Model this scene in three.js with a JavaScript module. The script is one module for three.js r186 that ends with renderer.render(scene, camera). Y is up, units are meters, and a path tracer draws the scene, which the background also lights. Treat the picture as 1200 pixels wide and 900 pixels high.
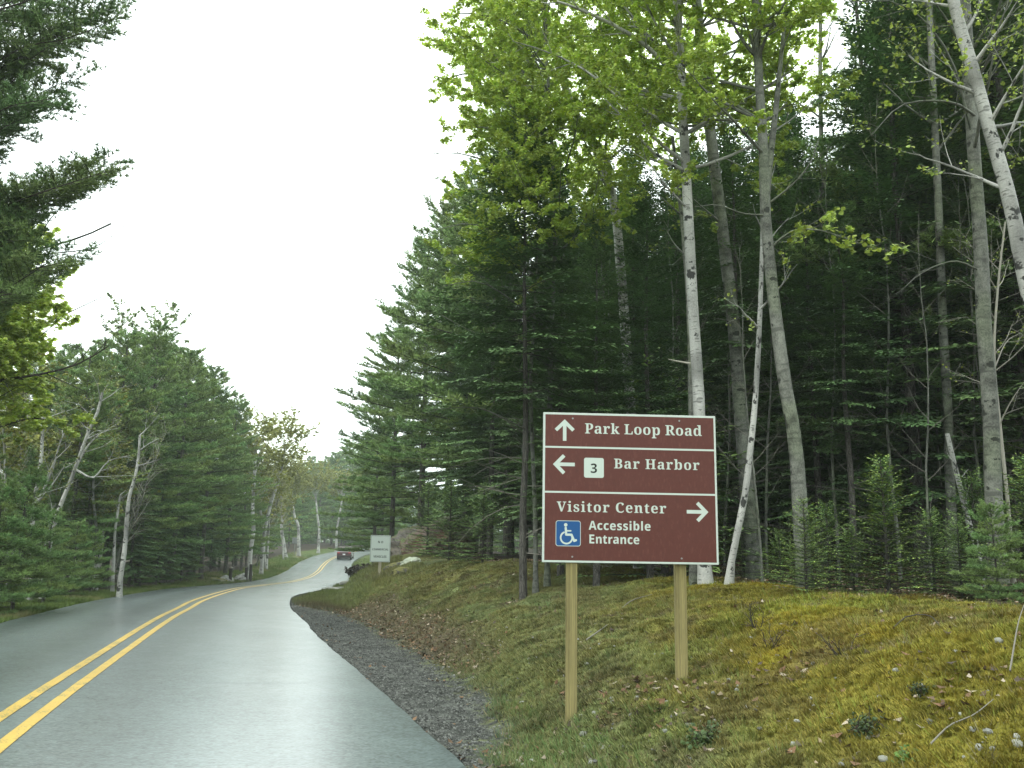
import * as THREE from 'three';
import { mergeGeometries } from 'three/addons/utils/BufferGeometryUtils.js';
import { RoundedBoxGeometry } from 'three/addons/geometries/RoundedBoxGeometry.js';

// ------------------------------------------------------------------ camera, sky, sun, exposure
const EYE = 1.45, FOCAL = 1080;
const scene = new THREE.Scene();
const camera = new THREE.PerspectiveCamera(2 * Math.atan(450 / FOCAL) * 180 / Math.PI, 4 / 3, 0.1, 2500);
camera.position.set(0, EYE, 0);
camera.rotation.order = 'YXZ';
camera.rotation.set(Math.atan(200 / FOCAL), 0, 0.9 * Math.PI / 180);
camera.updateMatrixWorld(true);
scene.add(camera);

const renderer = new THREE.WebGLRenderer({ antialias: true });
renderer.toneMapping = THREE.LinearToneMapping;
renderer.toneMappingExposure = 1.35;
renderer.shadowMap.enabled = true;

{ // even bright overcast
  const W = 256, H = 128, d = new Float32Array(W * H * 4);
  for (let y = 0; y < H; y++) for (let x = 0; x < W; x++) {
    const up = Math.sin(((y + 0.5) / H - 0.5) * Math.PI);
    const l = up > 0 ? 1.65 + 0.85 * up : 0.5;
    const i = (y * W + x) * 4;
    d[i] = l * 0.90; d[i + 1] = l * 1.0; d[i + 2] = l * 0.975; d[i + 3] = 1;
  }
  const t = new THREE.DataTexture(d, W, H, THREE.RGBAFormat, THREE.FloatType);
  t.mapping = THREE.EquirectangularReflectionMapping; t.magFilter = THREE.LinearFilter; t.needsUpdate = true;
  scene.background = t; scene.environment = t;
}
const sun = new THREE.DirectionalLight(0xfff4e4, 0.8);
sun.position.set(-40, 90, 30); sun.castShadow = true; sun.shadow.radius = 34;
Object.assign(sun.shadow.camera, { left: -80, right: 80, top: 80, bottom: -80, near: 1, far: 300 });
scene.add(sun);

scene.fog = new THREE.FogExp2(0xdfe8e4, 0.0007); // damp spring air

// ------------------------------------------------------------------ helpers
const V = (x, y, z) => new THREE.Vector3(x, y, z);
function rng(seed) { let a = seed >>> 0; return () => { a = (a + 0x6D2B79F5) >>> 0; let t = Math.imul(a ^ (a >>> 15), 1 | a); t = (t + Math.imul(t ^ (t >>> 7), 61 | t)) ^ t; return ((t ^ (t >>> 14)) >>> 0) / 4294967296; }; }
const clamp = (x, a = 0, b = 1) => Math.min(b, Math.max(a, x));
const mix = (a, b, t) => a + (b - a) * t;
const sstep = (a, b, x) => { const t = clamp((x - a) / (b - a)); return t * t * (3 - 2 * t); };
const hash2 = (x, y, s) => { let h = Math.imul(x, 374761393) ^ Math.imul(y, 668265263) ^ Math.imul(s, 1274126177); h = Math.imul(h ^ (h >>> 13), 1103515245); return ((h ^ (h >>> 16)) >>> 0) / 4294967296; };
function vnoise(x, y, s = 1) { // value noise, 0..1
  const ix = Math.floor(x), iy = Math.floor(y); let u = x - ix, v = y - iy; u = u * u * (3 - 2 * u); v = v * v * (3 - 2 * v);
  const a = hash2(ix, iy, s), b = hash2(ix + 1, iy, s), c = hash2(ix, iy + 1, s), d = hash2(ix + 1, iy + 1, s);
  return a + (b - a) * u + (c - a) * v + (a - b - c + d) * u * v;
}
function pnoise(x, y, p, q, s) { // periodic value noise
  const ix = Math.floor(x), iy = Math.floor(y); let u = x - ix, v = y - iy; u = u * u * (3 - 2 * u); v = v * v * (3 - 2 * v);
  const m = (i, n) => ((i % n) + n) % n, a = hash2(m(ix, p), m(iy, q), s), b = hash2(m(ix + 1, p), m(iy, q), s), c = hash2(m(ix, p), m(iy + 1, q), s), d = hash2(m(ix + 1, p), m(iy + 1, q), s);
  return a + (b - a) * u + (c - a) * v + (a - b - c + d) * u * v;
}
const fbm = (x, y, o = 3, s = 1) => { let a = 0, k = 0.5, n = 0; for (let i = 0; i < o; i++) { a += k * vnoise(x, y, s + i); n += k; k *= 0.5; x *= 2.03; y *= 2.03; } return a / n; };

// sight line through a place in the photograph (1200 x 900), met at a real distance in front of the camera
const camQ = camera.quaternion.clone();
function at(px, py, depth) { const v = V((px - 600) / FOCAL, -(py - 450) / FOCAL, -1).applyQuaternion(camQ); return v.multiplyScalar(depth / -v.z).add(camera.position); }
function seen(p) { const v = p.clone().sub(camera.position).applyQuaternion(camQ.clone().invert()); return [600 - v.x / v.z * FOCAL, 450 + v.y / v.z * FOCAL]; }

const used = new Map();
function numbered(n) { const k = used.get(n) ?? -1; used.set(n, k + 1); return k < 0 ? n : n + '_' + String(k + 1).padStart(3, '0'); }
function shadowed(o) { o.traverse((m) => { if (m.isMesh) { m.castShadow = true; m.receiveShadow = true; } }); return o; }
function tag(o, label, category, group, kind) { if (label) o.userData.label = label; if (category) o.userData.category = category; if (group) o.userData.group = group; if (kind) o.userData.kind = kind; return o; }
function thing(name, label, category, pos, group) { const g = new THREE.Group(); g.name = numbered(name); if (pos) g.position.copy(pos); scene.add(g); return tag(g, label, category, group); }
function part(parent, name, geo, mat, label) { const m = new THREE.Mesh(geo, mat); m.name = name; m.castShadow = m.receiveShadow = true; parent.add(m); if (label) m.userData.label = label; return m; }

function dataTex(w, h, fn, srgb = true) { // fn(u, v, x, y) -> [r, g, b] in 0..1
  const d = new Uint8Array(w * h * 4);
  for (let y = 0; y < h; y++) for (let x = 0; x < w; x++) { const c = fn((x + 0.5) / w, (y + 0.5) / h, x, y), i = (y * w + x) * 4; d[i] = clamp(c[0]) * 255; d[i + 1] = clamp(c[1]) * 255; d[i + 2] = clamp(c[2]) * 255; d[i + 3] = 255; }
  const t = new THREE.DataTexture(d, w, h, THREE.RGBAFormat); t.magFilter = THREE.LinearFilter; t.wrapS = t.wrapT = THREE.RepeatWrapping; if (srgb) t.colorSpace = THREE.SRGBColorSpace; t.needsUpdate = true; return t;
}
const toS = (c) => c <= 0.0031308 ? c * 12.92 : 1.055 * Math.pow(c, 1 / 2.4) - 0.055;
const lin = (r, g, b) => [toS(r), toS(g), toS(b)];

// triangle soup with a colour per corner (foliage)
class Soup {
  constructor() { this.p = []; this.c = []; }
  tri(ax, ay, az, bx, by, bz, cx, cy, cz, r, g, b) { this.p.push(ax, ay, az, bx, by, bz, cx, cy, cz); this.c.push(r, g, b, r, g, b, r, g, b); }
  get count() { return this.p.length / 9; }
  build() { const g = new THREE.BufferGeometry(); g.setAttribute('position', new THREE.BufferAttribute(new Float32Array(this.p), 3)); g.setAttribute('color', new THREE.BufferAttribute(new Float32Array(this.c), 3)); return g; }
}
// smooth tapered tubes (wood); uv: once round, metres along
class Wood {
  constructor() { this.p = []; this.n = []; this.uv = []; this.i = []; }
  tube(pts, radii, sides = 5, v0 = 0, lump = 0) {
    const base = this.p.length / 3, N = pts.length; let prev = null, v = v0;
    for (let k = 0; k < N; k++) {
      const t = pts[Math.min(k + 1, N - 1)].clone().sub(pts[Math.max(k - 1, 0)]).normalize();
      let a = prev ? prev.clone().addScaledVector(t, -prev.dot(t)) : (Math.abs(t.y) < 0.9 ? V(0, 1, 0) : V(1, 0, 0)).cross(t);
      if (a.lengthSq() < 1e-8) a = V(1, 0, 0); a.normalize(); prev = a; const b = t.clone().cross(a);
      if (k) v += pts[k].distanceTo(pts[k - 1]);
      for (let s = 0; s <= sides; s++) {
        const w = s / sides * 2 * Math.PI, cs = Math.cos(w), sn = Math.sin(w), r = radii[k] * (lump ? 1 + lump * (vnoise((s % sides) * 0.9 + v0 * 7, v * 3, 5) - 0.5) : 1);
        const nx = a.x * cs + b.x * sn, ny = a.y * cs + b.y * sn, nz = a.z * cs + b.z * sn;
        this.p.push(pts[k].x + nx * r, pts[k].y + ny * r, pts[k].z + nz * r); this.n.push(nx, ny, nz); this.uv.push(s / sides, v);
      }
    }
    for (let k = 0; k < N - 1; k++) for (let s = 0; s < sides; s++) { const q = base + k * (sides + 1) + s, w = q + sides + 1; this.i.push(q, q + 1, w, q + 1, w + 1, w); }
  }
  build() { const g = new THREE.BufferGeometry(); g.setAttribute('position', new THREE.BufferAttribute(new Float32Array(this.p), 3)); g.setAttribute('normal', new THREE.BufferAttribute(new Float32Array(this.n), 3)); g.setAttribute('uv', new THREE.BufferAttribute(new Float32Array(this.uv), 2)); g.setIndex(this.i); return g; }
}

// ------------------------------------------------------------------ the lie of the land
// road centre line: [metres ahead, x, height]
const ROAD = [[-60, 17.5, 0.3], [-30, 7.2, 0.1], [-10, 1.25, 0], [0, -1.72, 0], [7.3, -3.92, 0], [14, -5.72, 0], [20.6, -7.42, 0], [24, -8.2, 0], [27, -8.95, -0.02], [30, -9.62, -0.05], [36, -10.85, -0.12], [42, -11.95, -0.2], [53, -13.6, -0.42], [66, -15.1, -0.62], [78, -16.5, -0.6], [90, -18.2, -0.35], [100, -19.8, 0.0], [111, -21.3, 0.45], [124, -22.1, 1.1], [136, -21.2, 1.75], [147, -18, 2.3], [156, -12, 2.75], [162, -3, 3.1], [165, 10, 3.4], [166, 40, 4], [166, 80, 4.5]];
const HALF_L = 3.02;
const halfR = (d) => 3.4 - 0.45 * sstep(6, 20, d) - 0.32 * sstep(19, 25, d) * (1 - sstep(31, 40, d)) + 0.75 * sstep(34, 46, d) * (1 - sstep(84, 100, d)); // the near lane widens at the turn-out
const roadCurve = new THREE.CatmullRomCurve3(ROAD.map(([d, x, y]) => V(x, y, -d)), false, 'centripetal');
const CROWN = 0.05, RN = 520, RP = roadCurve.getSpacedPoints(RN), RT = RP.map((p, i) => { const t = RP[Math.min(i + 1, RN)].clone().sub(RP[Math.max(i - 1, 0)]); t.y = 0; return t.normalize(); });
const RS = [0]; for (let i = 1; i <= RN; i++) RS.push(RS[i - 1] + RP[i].distanceTo(RP[i - 1]));
const roadAt = { t: 0, y: 0, s: 0 };
function nearRoad(x, z) { // signed distance right of the centre line, height of the road and distance along it
  let best = 1e9, bi = 0;
  for (let i = 0; i <= RN; i += 8) { const dx = x - RP[i].x, dz = z - RP[i].z, q = dx * dx + dz * dz; if (q < best) { best = q; bi = i; } }
  const lo = Math.max(0, bi - 8), hi = Math.min(RN, bi + 8);
  for (let i = lo; i <= hi; i++) { const dx = x - RP[i].x, dz = z - RP[i].z, q = dx * dx + dz * dz; if (q < best) { best = q; bi = i; } }
  const p = RP[bi], t = RT[bi], dx = x - p.x, dz = z - p.z, along = dx * t.x + dz * t.z;
  const side = -dx * t.z + dz * t.x; // right of travel is positive
  roadAt.t = Math.sign(side) * Math.hypot(dx, dz) * (Math.abs(along) > 3 ? 1 : Math.abs(side) / Math.max(1e-6, Math.hypot(dx, dz)));
  roadAt.y = p.y + (bi < RN && bi > 0 ? along * (RP[bi + 1].y - RP[bi - 1].y) / (RP[bi + 1].distanceTo(RP[bi - 1])) : 0);
  roadAt.s = RS[bi] + along; return roadAt;
}
function landRaw(x, z, fine = true) {
  const r = nearRoad(x, z), d = -z, a = Math.abs(r.t) - (r.t > 0 ? halfR(d) : HALF_L); let y = r.y - CROWN;
  if (a < 0) return y - 0.12 - 0.05 * Math.min(1, -a);
  const sink = -0.03 - 0.02 * sstep(0, 0.5, a);
  if (r.t > 0) {
    // bank on the right, crest about a metre up; farther on it climbs to a rock ledge, then sinks to a verge
    const crest = mix(mix(1.12 + 0.22 * sstep(14, 20, d), 1.65, sstep(24, 40, d)), 0.55, sstep(46, 64, d)) * mix(0.75, 1, sstep(2, 7, d));
    const start = mix(0.45, 1.3, sstep(20, 27, d) * (1 - 0.5 * sstep(36, 46, d))) + 0.75 * sstep(8.5, 14, d) * (1 - sstep(20, 27, d));
    const s = (a - start) / mix(4.6, 3.4, sstep(15, 28, d));
    const rise = s <= 0 ? 0 : s < 1 ? (1 - Math.pow(1 - s, 1.9)) * sstep(0, 0.22, s) : 1;
    y += sink + crest * rise + 0.035 * Math.max(0, a - start - 5) * sstep(0, 20, a);
    const lumps = rise > 0 ? sstep(0, 0.3, rise) : 0;
    y += lumps * (0.34 * (fbm(x * 0.55, z * 0.55, 2, 11) - 0.5) + (fine ? 0.2 * (fbm(x * 1.9, z * 1.9, 3, 21) - 0.5) : 0));
    y += fine ? 0.06 * (fbm(x * 5, z * 5, 2, 31) - 0.5) * sstep(0.05, 0.4, a) : 0;
  } else {
    const up = 0.35 * sstep(56, 74, d) * (1 - sstep(120, 150, d)), knoll = 0.35 * Math.exp(-((d - 62) * (d - 62)) / 60) * sstep(0.6, 2.2, a);
    y += sink + up * sstep(0.2, 3.2, a) + knoll + 0.12 * sstep(0.8, 4, a) * (1 - sstep(40, 60, d));
    y += sstep(0.4, 2, a) * 0.25 * (fbm(x * 0.5, z * 0.5, 3, 17) - 0.5);
  }
  // the forest floor rolls gently farther away
  y += sstep(15, 80, a) * (2.6 * (fbm(x * 0.02, z * 0.02, 2, 41) - 0.45) + 0.03 * Math.min(a - 15, 40) * (r.t > 0 ? 1 : 0.3));
  return y;
}
const land = (x, z) => landRaw(x, z, true);
function groundPx(px, depth) { // standing point on the land whose foot shows at this column
  let p = at(px, 660, depth);
  for (let i = 0; i < 4; i++) { p.y = land(p.x, p.z); const q = seen(p); p.x += (px - q[0]) / FOCAL * depth; }
  p.y = land(p.x, p.z); return p;
}
// ------------------------------------------------------------------ surface materials
const std = (o) => new THREE.MeshPhysicalMaterial({ roughness: 0.9, specularIntensity: 0.5, ...o });
const asphaltTex = dataTex(1024, 1024, (u, v) => { // 8 m square: fine stone grain, broad tyre-polished and patched areas
  const g = pnoise(u * 512, v * 512, 512, 512, 3), h = pnoise(u * 190, v * 190, 190, 190, 4), m = pnoise(u * 9, v * 7, 9, 7, 5), b = pnoise(u * 23, v * 14, 23, 14, 6);
  const k = 0.086 + 0.016 * Math.cos(u * 8 * 3.93 + 0.4) * (0.5 + m) + 0.10 * (g - 0.5) + 0.05 * (h - 0.5) + 0.022 * (m - 0.5) + 0.014 * (b - 0.5); return lin(k * 0.80, k * 1.05, k * 1.06);
});
const asphaltRough = dataTex(512, 1024, (u, v) => { // across the road x along it, wetter in the wheel tracks
  const x = u * 6.4 - 3.1; const wheel = [-2.4, -0.85, 0.75, 2.35].reduce((a, c) => a + Math.exp(-((x - c) * (x - c)) / 0.1), 0);
  const n = pnoise(u * 5, v * 12, 5, 12, 9), f = pnoise(u * 40, v * 130, 40, 130, 10), q = pnoise(u * 14, v * 60, 14, 60, 12); const k = 0.47 - 0.06 * wheel + 0.12 * (n - 0.5) + 0.05 * (f - 0.5) + 0.04 * (q - 0.5); return [k, k, k];
}, false);
const grainBump = dataTex(512, 512, (u, v) => { const k = 0.5 * pnoise(u * 128, v * 128, 128, 128, 7) + 0.5 * pnoise(u * 50, v * 50, 50, 50, 8); return [k, k, k]; }, false);
asphaltTex.repeat.set(1 / 8, 1 / 8); grainBump.repeat.set(1 / 1.6, 1 / 1.6);
asphaltRough.repeat.set(1 / 6.4, 1 / 26); asphaltRough.offset.set(3.1 / 6.4, 0);
const wornTex = dataTex(256, 1024, (u, v) => { const f = pnoise(u * 90, v * 360, 90, 360, 31), m = pnoise(u * 8, v * 30, 8, 30, 32), b = pnoise(u * 3, v * 9, 3, 9, 33), w = sstep(0.72, 0.85, 0.5 * f + 0.3 * m + 0.2 * b + 0.13), k = 0.92 + 0.2 * (b - 0.5) + 0.2 * (f - 0.5); return lin(mix(k, 0.22, w), mix(k, 0.32, w), mix(k, 0.9, w)); });
wornTex.repeat.set(1, 1 / 5);
const M = {
  asphalt: std({ map: asphaltTex, roughness: 1, roughnessMap: asphaltRough, bumpMap: grainBump, bumpScale: 0.003, specularIntensity: 0.9, clearcoat: 0.95, clearcoatRoughness: 0.25 }),
  yellow: std({ color: new THREE.Color().setRGB(0.58, 0.37, 0.05), map: wornTex, roughness: 0.6, bumpMap: grainBump, bumpScale: 0.003, clearcoat: 0.5, clearcoatRoughness: 0.3 }),
  crack: std({ color: new THREE.Color().setRGB(0.06, 0.064, 0.062), roughness: 0.6, clearcoat: 0.6, clearcoatRoughness: 0.3 }),
  edge: std({ color: new THREE.Color().setRGB(0.03, 0.032, 0.03), roughness: 0.95 }),
};

// ------------------------------------------------------------------ ground: one sheet to the horizon
const X0 = -5, X1 = 13, Z0 = -27, Z1 = -1.5;
function mossTone(x, z, d, a) { // colour of what grows on the right-hand bank (linear)
  const big = fbm(x * 0.42 + 3, z * 0.42, 3, 51), mid = fbm(x * 1.7, z * 1.7, 3, 61), gold = fbm(x * 0.75 + 9, z * 0.9, 3, 71);
  const near = sstep(0.9, 3.6, x + 0.12 * (14 - d) + 2.2 * (big - 0.5)); // olive gold beside and right of the brown sign, grey green to its left
  let r = mix(0.118, 0.148, near), g = mix(0.122, 0.133, near), b = mix(0.046, 0.022, near);
  const k = sstep(0.5, 0.72, gold) * (0.35 + 0.65 * near); r += 0.034 * k; g += 0.02 * k; b -= 0.004 * k;
  const gr = sstep(0.5, 0.7, mid) * 0.55; r *= 1 - 0.26 * gr; g *= 1 - 0.05 * gr; b *= 1 + 0.1 * gr;
  const br = sstep(0.56, 0.74, fbm(x * 1.1 + 40, z * 1.1, 3, 81)) * 0.45; r = mix(r, 0.09, br); g = mix(g, 0.074, br); b = mix(b, 0.038, br);
  const toe = 1 - sstep(0.5, 1.8, a - 0.1 * d * 0.4); // greener grass at the foot
  r = mix(r, 0.075, toe * 0.6); g = mix(g, 0.092, toe * 0.6); b = mix(b, 0.032, toe * 0.6);
  const dk = sstep(0.58, 0.7, fbm(x * 3.1 + 5, z * 3.1, 3, 131)); const s = (0.82 + 0.75 * (mid - 0.1)) * 1.14 * (1 - 0.34 * dk); return [r * s, g * s, b * s];
}
const lastZone = { grass: 0, gravel: 0, litter: 0, forest: 0 };
function groundTone(x, z, fine) {
  const r = nearRoad(x, z), d = -z, right = r.t > 0, a = Math.abs(r.t) - (right ? halfR(d) : HALF_L);
  const n = fbm(x * 1.3, z * 1.3, 3, 91), n2 = fine ? fbm(x * 7, z * 7, 3, 95) : 0.5;
  let c, gravel = 0, forest = 0, litter = 0;
  if (right) {
    const apron = (mix(0.3, 1.25, sstep(6.5, 12, d)) * (1 - 0.9 * sstep(22, 30, d))) + 0.5 * (n - 0.5);
    gravel = 1 - sstep(-0.3, 0.35, a - apron + 0.7 * (n2 - 0.5));
    if (d < 7) gravel = Math.max(gravel, 0.35 * (1 - sstep(0, 1.4, a)));
    forest = sstep(5.2, 7.2, a - 1.6 * (n - 0.5)) * (d < 40 ? 1 : 0.4) ; if (d > 22) forest = Math.max(forest, sstep(4.2, 6, a));
    litter = Math.max(0.9 * sstep(-0.25, 0.25, a - apron) * (1 - sstep(0.55, 1.2, a - apron)) * sstep(11, 15, d) * (1 - sstep(27, 32, d)), 0.5 * sstep(0.65, 0.75, fbm(x * 2.3 + 7, z * 2.3 - 3, 3, 101)));
    c = mossTone(x, z, d, a);
    if (d > 30) { const k = sstep(30, 50, d); c = [mix(c[0], 0.10, k), mix(c[1], 0.135, k), mix(c[2], 0.035, k)]; }
  } else {
    const verge = mix(1.5, 3.2, sstep(50, 75, d)) + 1.0 * (n - 0.5); forest = sstep(verge - 0.2, verge + 0.7, a);
    c = [0.095, 0.135, 0.036]; const y = 0.7 + 0.6 * n; c = c.map((q) => q * y);
    const dry = sstep(0.55, 0.7, fbm(x * 0.8, z * 0.8, 2, 105)) * 0.7; c = [mix(c[0], 0.22, dry), mix(c[1], 0.2, dry), mix(c[2], 0.1, dry)];
  }
  const lt = [0.082, 0.06, 0.043], fl = [0.055, 0.042, 0.028], gv = [0.074, 0.078, 0.07];
  for (let i = 0; i < 3; i++) { c[i] = mix(c[i], lt[i], litter * (0.6 + 0.4 * n2)); c[i] = mix(c[i], fl[i], forest); c[i] = mix(c[i], gv[i] * (0.55 + 0.9 * n2) * (0.72 + 0.5 * n), gravel); }
  const s = fine ? 0.62 + 0.76 * n2 : 1; lastZone.gravel = gravel; lastZone.litter = litter; lastZone.forest = forest; lastZone.a = a; lastZone.right = right;
  return [c[0] * s, c[1] * s, c[2] * s];
}
const nearTex = (() => {
  const W = 1536, H = 2048;
  const t = dataTex(W, H, (u, v, ix, iy) => {
    const x = X0 + u * (X1 - X0), z = Z0 + v * (Z1 - Z0), c = groundTone(x, z, true);
    const sp = hash2(ix, iy, 7), s = 0.7 + 0.6 * sp; return lin(c[0] * s, c[1] * s, c[2] * s);
  });
  t.wrapS = t.wrapT = THREE.ClampToEdgeWrapping; t.repeat.set(1 / (X1 - X0), 1 / (Z1 - Z0)); t.offset.set(-X0 / (X1 - X0), -Z0 / (Z1 - Z0)); return t;
})();
const farTex = dataTex(512, 512, (u, v) => { const k = 0.55 + 0.5 * pnoise(u * 200, v * 200, 200, 200, 14) + 0.45 * pnoise(u * 61, v * 61, 61, 61, 15) + 0.3 * (pnoise(u * 11, v * 11, 11, 11, 16) - 0.5); const q = k * 0.62; return lin(q, q, q); });
farTex.repeat.set(1 / 6, 1 / 6);
M.near = std({ map: nearTex, roughness: 0.95, specularIntensity: 0.25, bumpMap: grainBump, bumpScale: 0.03 });
M.far = std({ map: farTex, vertexColors: true, roughness: 0.95, specularIntensity: 0.25 });
{
  const axis = (stops) => { const a = [stops[0][0]]; for (const [to, from, step, grow] of stops.slice(1).map((s, i) => [s[0], stops[i][0], s[1], s[2] ?? 1])) { const list = []; let p = from, st = step; while (p < to - 1e-6) { p = Math.min(to, p + st); if (to - p < st * 0.5) p = to; list.push(p); st *= grow; } a.push(...list); } return a; };
  const right = axis([[13], [30, 0.5, 1.06], [900, 2, 1.3]]), left = axis([[0], [35, 0.4], [80, 1, 1.08], [900, 4, 1.3]]).map((v) => -5 - v).reverse();
  const xs = [...left.slice(0, -1), ...axis([[X0], [X1, 0.12]]), ...right.slice(1)];
  const zs = [...axis([[0], [40, 0.6, 1.1], [600, 6, 1.4]]).map((v) => Z1 + v).reverse().slice(0, -1), ...axis([[0], [25.5, 0.12]]).map((v) => Z1 - v), ...axis([[0], [150, 0.8], [700, 3, 1.25]]).slice(1).map((v) => Z0 - v)].reverse();
  const nx = xs.length, nz = zs.length, pos = new Float32Array(nx * nz * 3), col = new Float32Array(nx * nz * 3), uv = new Float32Array(nx * nz * 2);
  for (let j = 0; j < nz; j++) for (let i = 0; i < nx; i++) {
    const x = xs[i], z = zs[j], q = j * nx + i, nearby = x >= X0 - 0.01 && x <= X1 + 0.01 && z >= Z0 - 0.01 && z <= Z1 + 0.01;
    pos[q * 3] = x; pos[q * 3 + 1] = Math.abs(x) > 300 || z < -400 || z > 100 ? landRaw(clamp(x, -300, 300), clamp(z, -400, 100), false) : land(x, z); pos[q * 3 + 2] = z; uv[q * 2] = x; uv[q * 2 + 1] = z;
    const c = nearby && x > X0 + 0.3 && x < X1 - 0.3 && z > Z0 + 0.3 && z < Z1 - 0.3 ? [1, 1, 1] : groundTone(x, z, false); col.set(c, q * 3);
  }
  const inN = [], out = [];
  for (let j = 0; j < nz - 1; j++) for (let i = 0; i < nx - 1; i++) {
    const q = j * nx + i, list = xs[i] >= X0 - 0.01 && xs[i + 1] <= X1 + 0.01 && zs[j] >= Z0 - 0.01 && zs[j + 1] <= Z1 + 0.01 ? inN : out;
    list.push(q, q + nx, q + 1, q + 1, q + nx, q + nx + 1);
  }
  const mk = (idx) => { const g = new THREE.BufferGeometry(); g.setAttribute('position', new THREE.BufferAttribute(pos, 3)); g.setAttribute('color', new THREE.BufferAttribute(col, 3)); g.setAttribute('uv', new THREE.BufferAttribute(uv, 2)); g.setIndex(idx); return g; };
  const g = mk([...new Uint32Array(0)]); g.setIndex(new THREE.BufferAttribute(new Uint32Array([...inN, ...out].length), 1)); { const a = g.index.array; a.set(inN, 0); a.set(out, inN.length); }
  g.addGroup(0, inN.length, 0); g.addGroup(inN.length, out.length, 1); g.computeVertexNormals();
  const m = new THREE.Mesh(g, [M.near, M.far]); m.name = 'ground'; tag(m, 'mossy bank, verge and forest floor beside the road', null, null, 'structure'); m.receiveShadow = true; m.castShadow = true; scene.add(m);
}

// ------------------------------------------------------------------ road, its painted lines and cracks
function ribbon(s0, s1, offA, offB, lift, step = 0.5, wob = 0) {
  const p = [], uv = [], idx = []; let n = 0; const offs = typeof offA === 'function';
  for (let s = s0; s <= s1 + 1e-6; s += step) {
    let i = RS.findIndex((q) => q > s); if (i < 1) i = RN; const f = (s - RS[i - 1]) / (RS[i] - RS[i - 1]);
    const c = RP[i - 1].clone().lerp(RP[i], f), t = RT[i - 1].clone().lerp(RT[i], f).normalize(), d = -c.z;
    const L = offs ? offA(d, s) : offA, R = offs ? offB(d, s) : offB, K = Math.abs(R - L) > 2 ? 12 : 2;
    for (let k = 0; k <= K; k++) { const o = mix(L, R, k / K), y = c.y - CROWN * Math.pow(Math.min(1, Math.abs(o) / 3.1), 2) + lift; p.push(c.x - t.z * o, y, c.z + t.x * o); uv.push(o, s); }
    if (n) for (let k = 0; k < K; k++) { const a = (n - 1) * (K + 1) + k, b = a + K + 1; idx.push(a, a + 1, b, a + 1, b + 1, b); }
    n++;
  }
  const g = new THREE.BufferGeometry(); g.setAttribute('position', new THREE.Float32BufferAttribute(p, 3)); g.setAttribute('uv', new THREE.Float32BufferAttribute(uv, 2)); g.setIndex(idx); g.computeVertexNormals(); return g;
}
{
  const END = RS[RN] - 1, road = new THREE.Group(); road.name = 'road'; scene.add(road); tag(road, 'wet grey two-lane asphalt road curving away into the trees', null, null, 'structure');
  const ragged = (s, k) => 0.05 * (fbm(s * 1.7, k, 3, 111) - 0.5);
  part(road, 'asphalt', ribbon(2, END, (d, s) => -HALF_L + ragged(s, 3), (d, s) => halfR(d) + ragged(s, 8), 0, 0.25), M.asphalt);
  const skirt = (side) => { // the broken edge of the paving, a few centimetres thick
    const p = [], idx = []; let n = 0;
    for (let s = 2; s <= 150; s += 0.25) {
      let i = RS.findIndex((q) => q > s); const f = (s - RS[i - 1]) / (RS[i] - RS[i - 1]), c = RP[i - 1].clone().lerp(RP[i], f), t = RT[i - 1], d = -c.z;
      const o = side > 0 ? halfR(d) + ragged(s, 8) : -HALF_L + ragged(s, 3), yy = c.y - CROWN * Math.pow(Math.min(1, Math.abs(o) / 3.1), 2);
      p.push(c.x - t.z * o, yy - 0.001, c.z + t.x * o, c.x - t.z * (o + side * 0.07), yy - 0.075, c.z + t.x * (o + side * 0.07));
      if (n) { const a = (n - 1) * 2; idx.push(a, a + 1, a + 2, a + 1, a + 3, a + 2); } n++;
    }
    const g = new THREE.BufferGeometry(); g.setAttribute('position', new THREE.Float32BufferAttribute(p, 3)); g.setIndex(idx); g.computeVertexNormals(); return g;
  };
  part(road, 'paving_edge', skirt(1), M.edge); part(road, 'paving_edge', skirt(-1), M.edge);
  for (const o of [-0.15, 0.15]) part(road, 'centre_line', ribbon(2, END, (d, s) => o - 0.058 + 0.006 * (vnoise(s * 3, o, 5) - 0.5), (d, s) => o + 0.058 + 0.006 * (vnoise(s * 3, o + 2, 5) - 0.5), 0.005, 0.25), M.yellow);
  const R = rng(5); // sealed cracks across the near lane
  const s20 = RS[RP.findIndex((p) => -p.z > 0)];
  for (const [ds, a, b, w] of [[25.5, 2.2, 2.85, 0.07], [10.2, 1.4, 2.7, 0.012]]) {
    const p = [], idx = []; let n = 0;
    for (let o = a; o <= b; o += 0.12) {
      const s = s20 + ds + 0.25 * (fbm(o * 1.3, ds, 3, 121) - 0.5) + 0.05 * o, i = RS.findIndex((q) => q > s), c = RP[i - 1].clone().lerp(RP[i], (s - RS[i - 1]) / (RS[i] - RS[i - 1])), t = RT[i - 1], ww = w * (0.4 + 0.8 * R()), yy = c.y - CROWN * Math.pow(Math.min(1, Math.abs(o) / 3.1), 2) + 0.004;
      for (const k of [-1, 1]) p.push(c.x - t.z * o + t.x * ww * k * 0.5, yy, c.z + t.x * o + t.z * ww * k * 0.5);
      if (n) { const q = (n - 1) * 2; idx.push(q, q + 2, q + 1, q + 1, q + 2, q + 3); } n++;
    }
    const g = new THREE.BufferGeometry(); g.setAttribute('position', new THREE.Float32BufferAttribute(p, 3)); g.setIndex(idx); g.computeVertexNormals(); part(road, 'crack', g, M.crack);
  }
}
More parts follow.
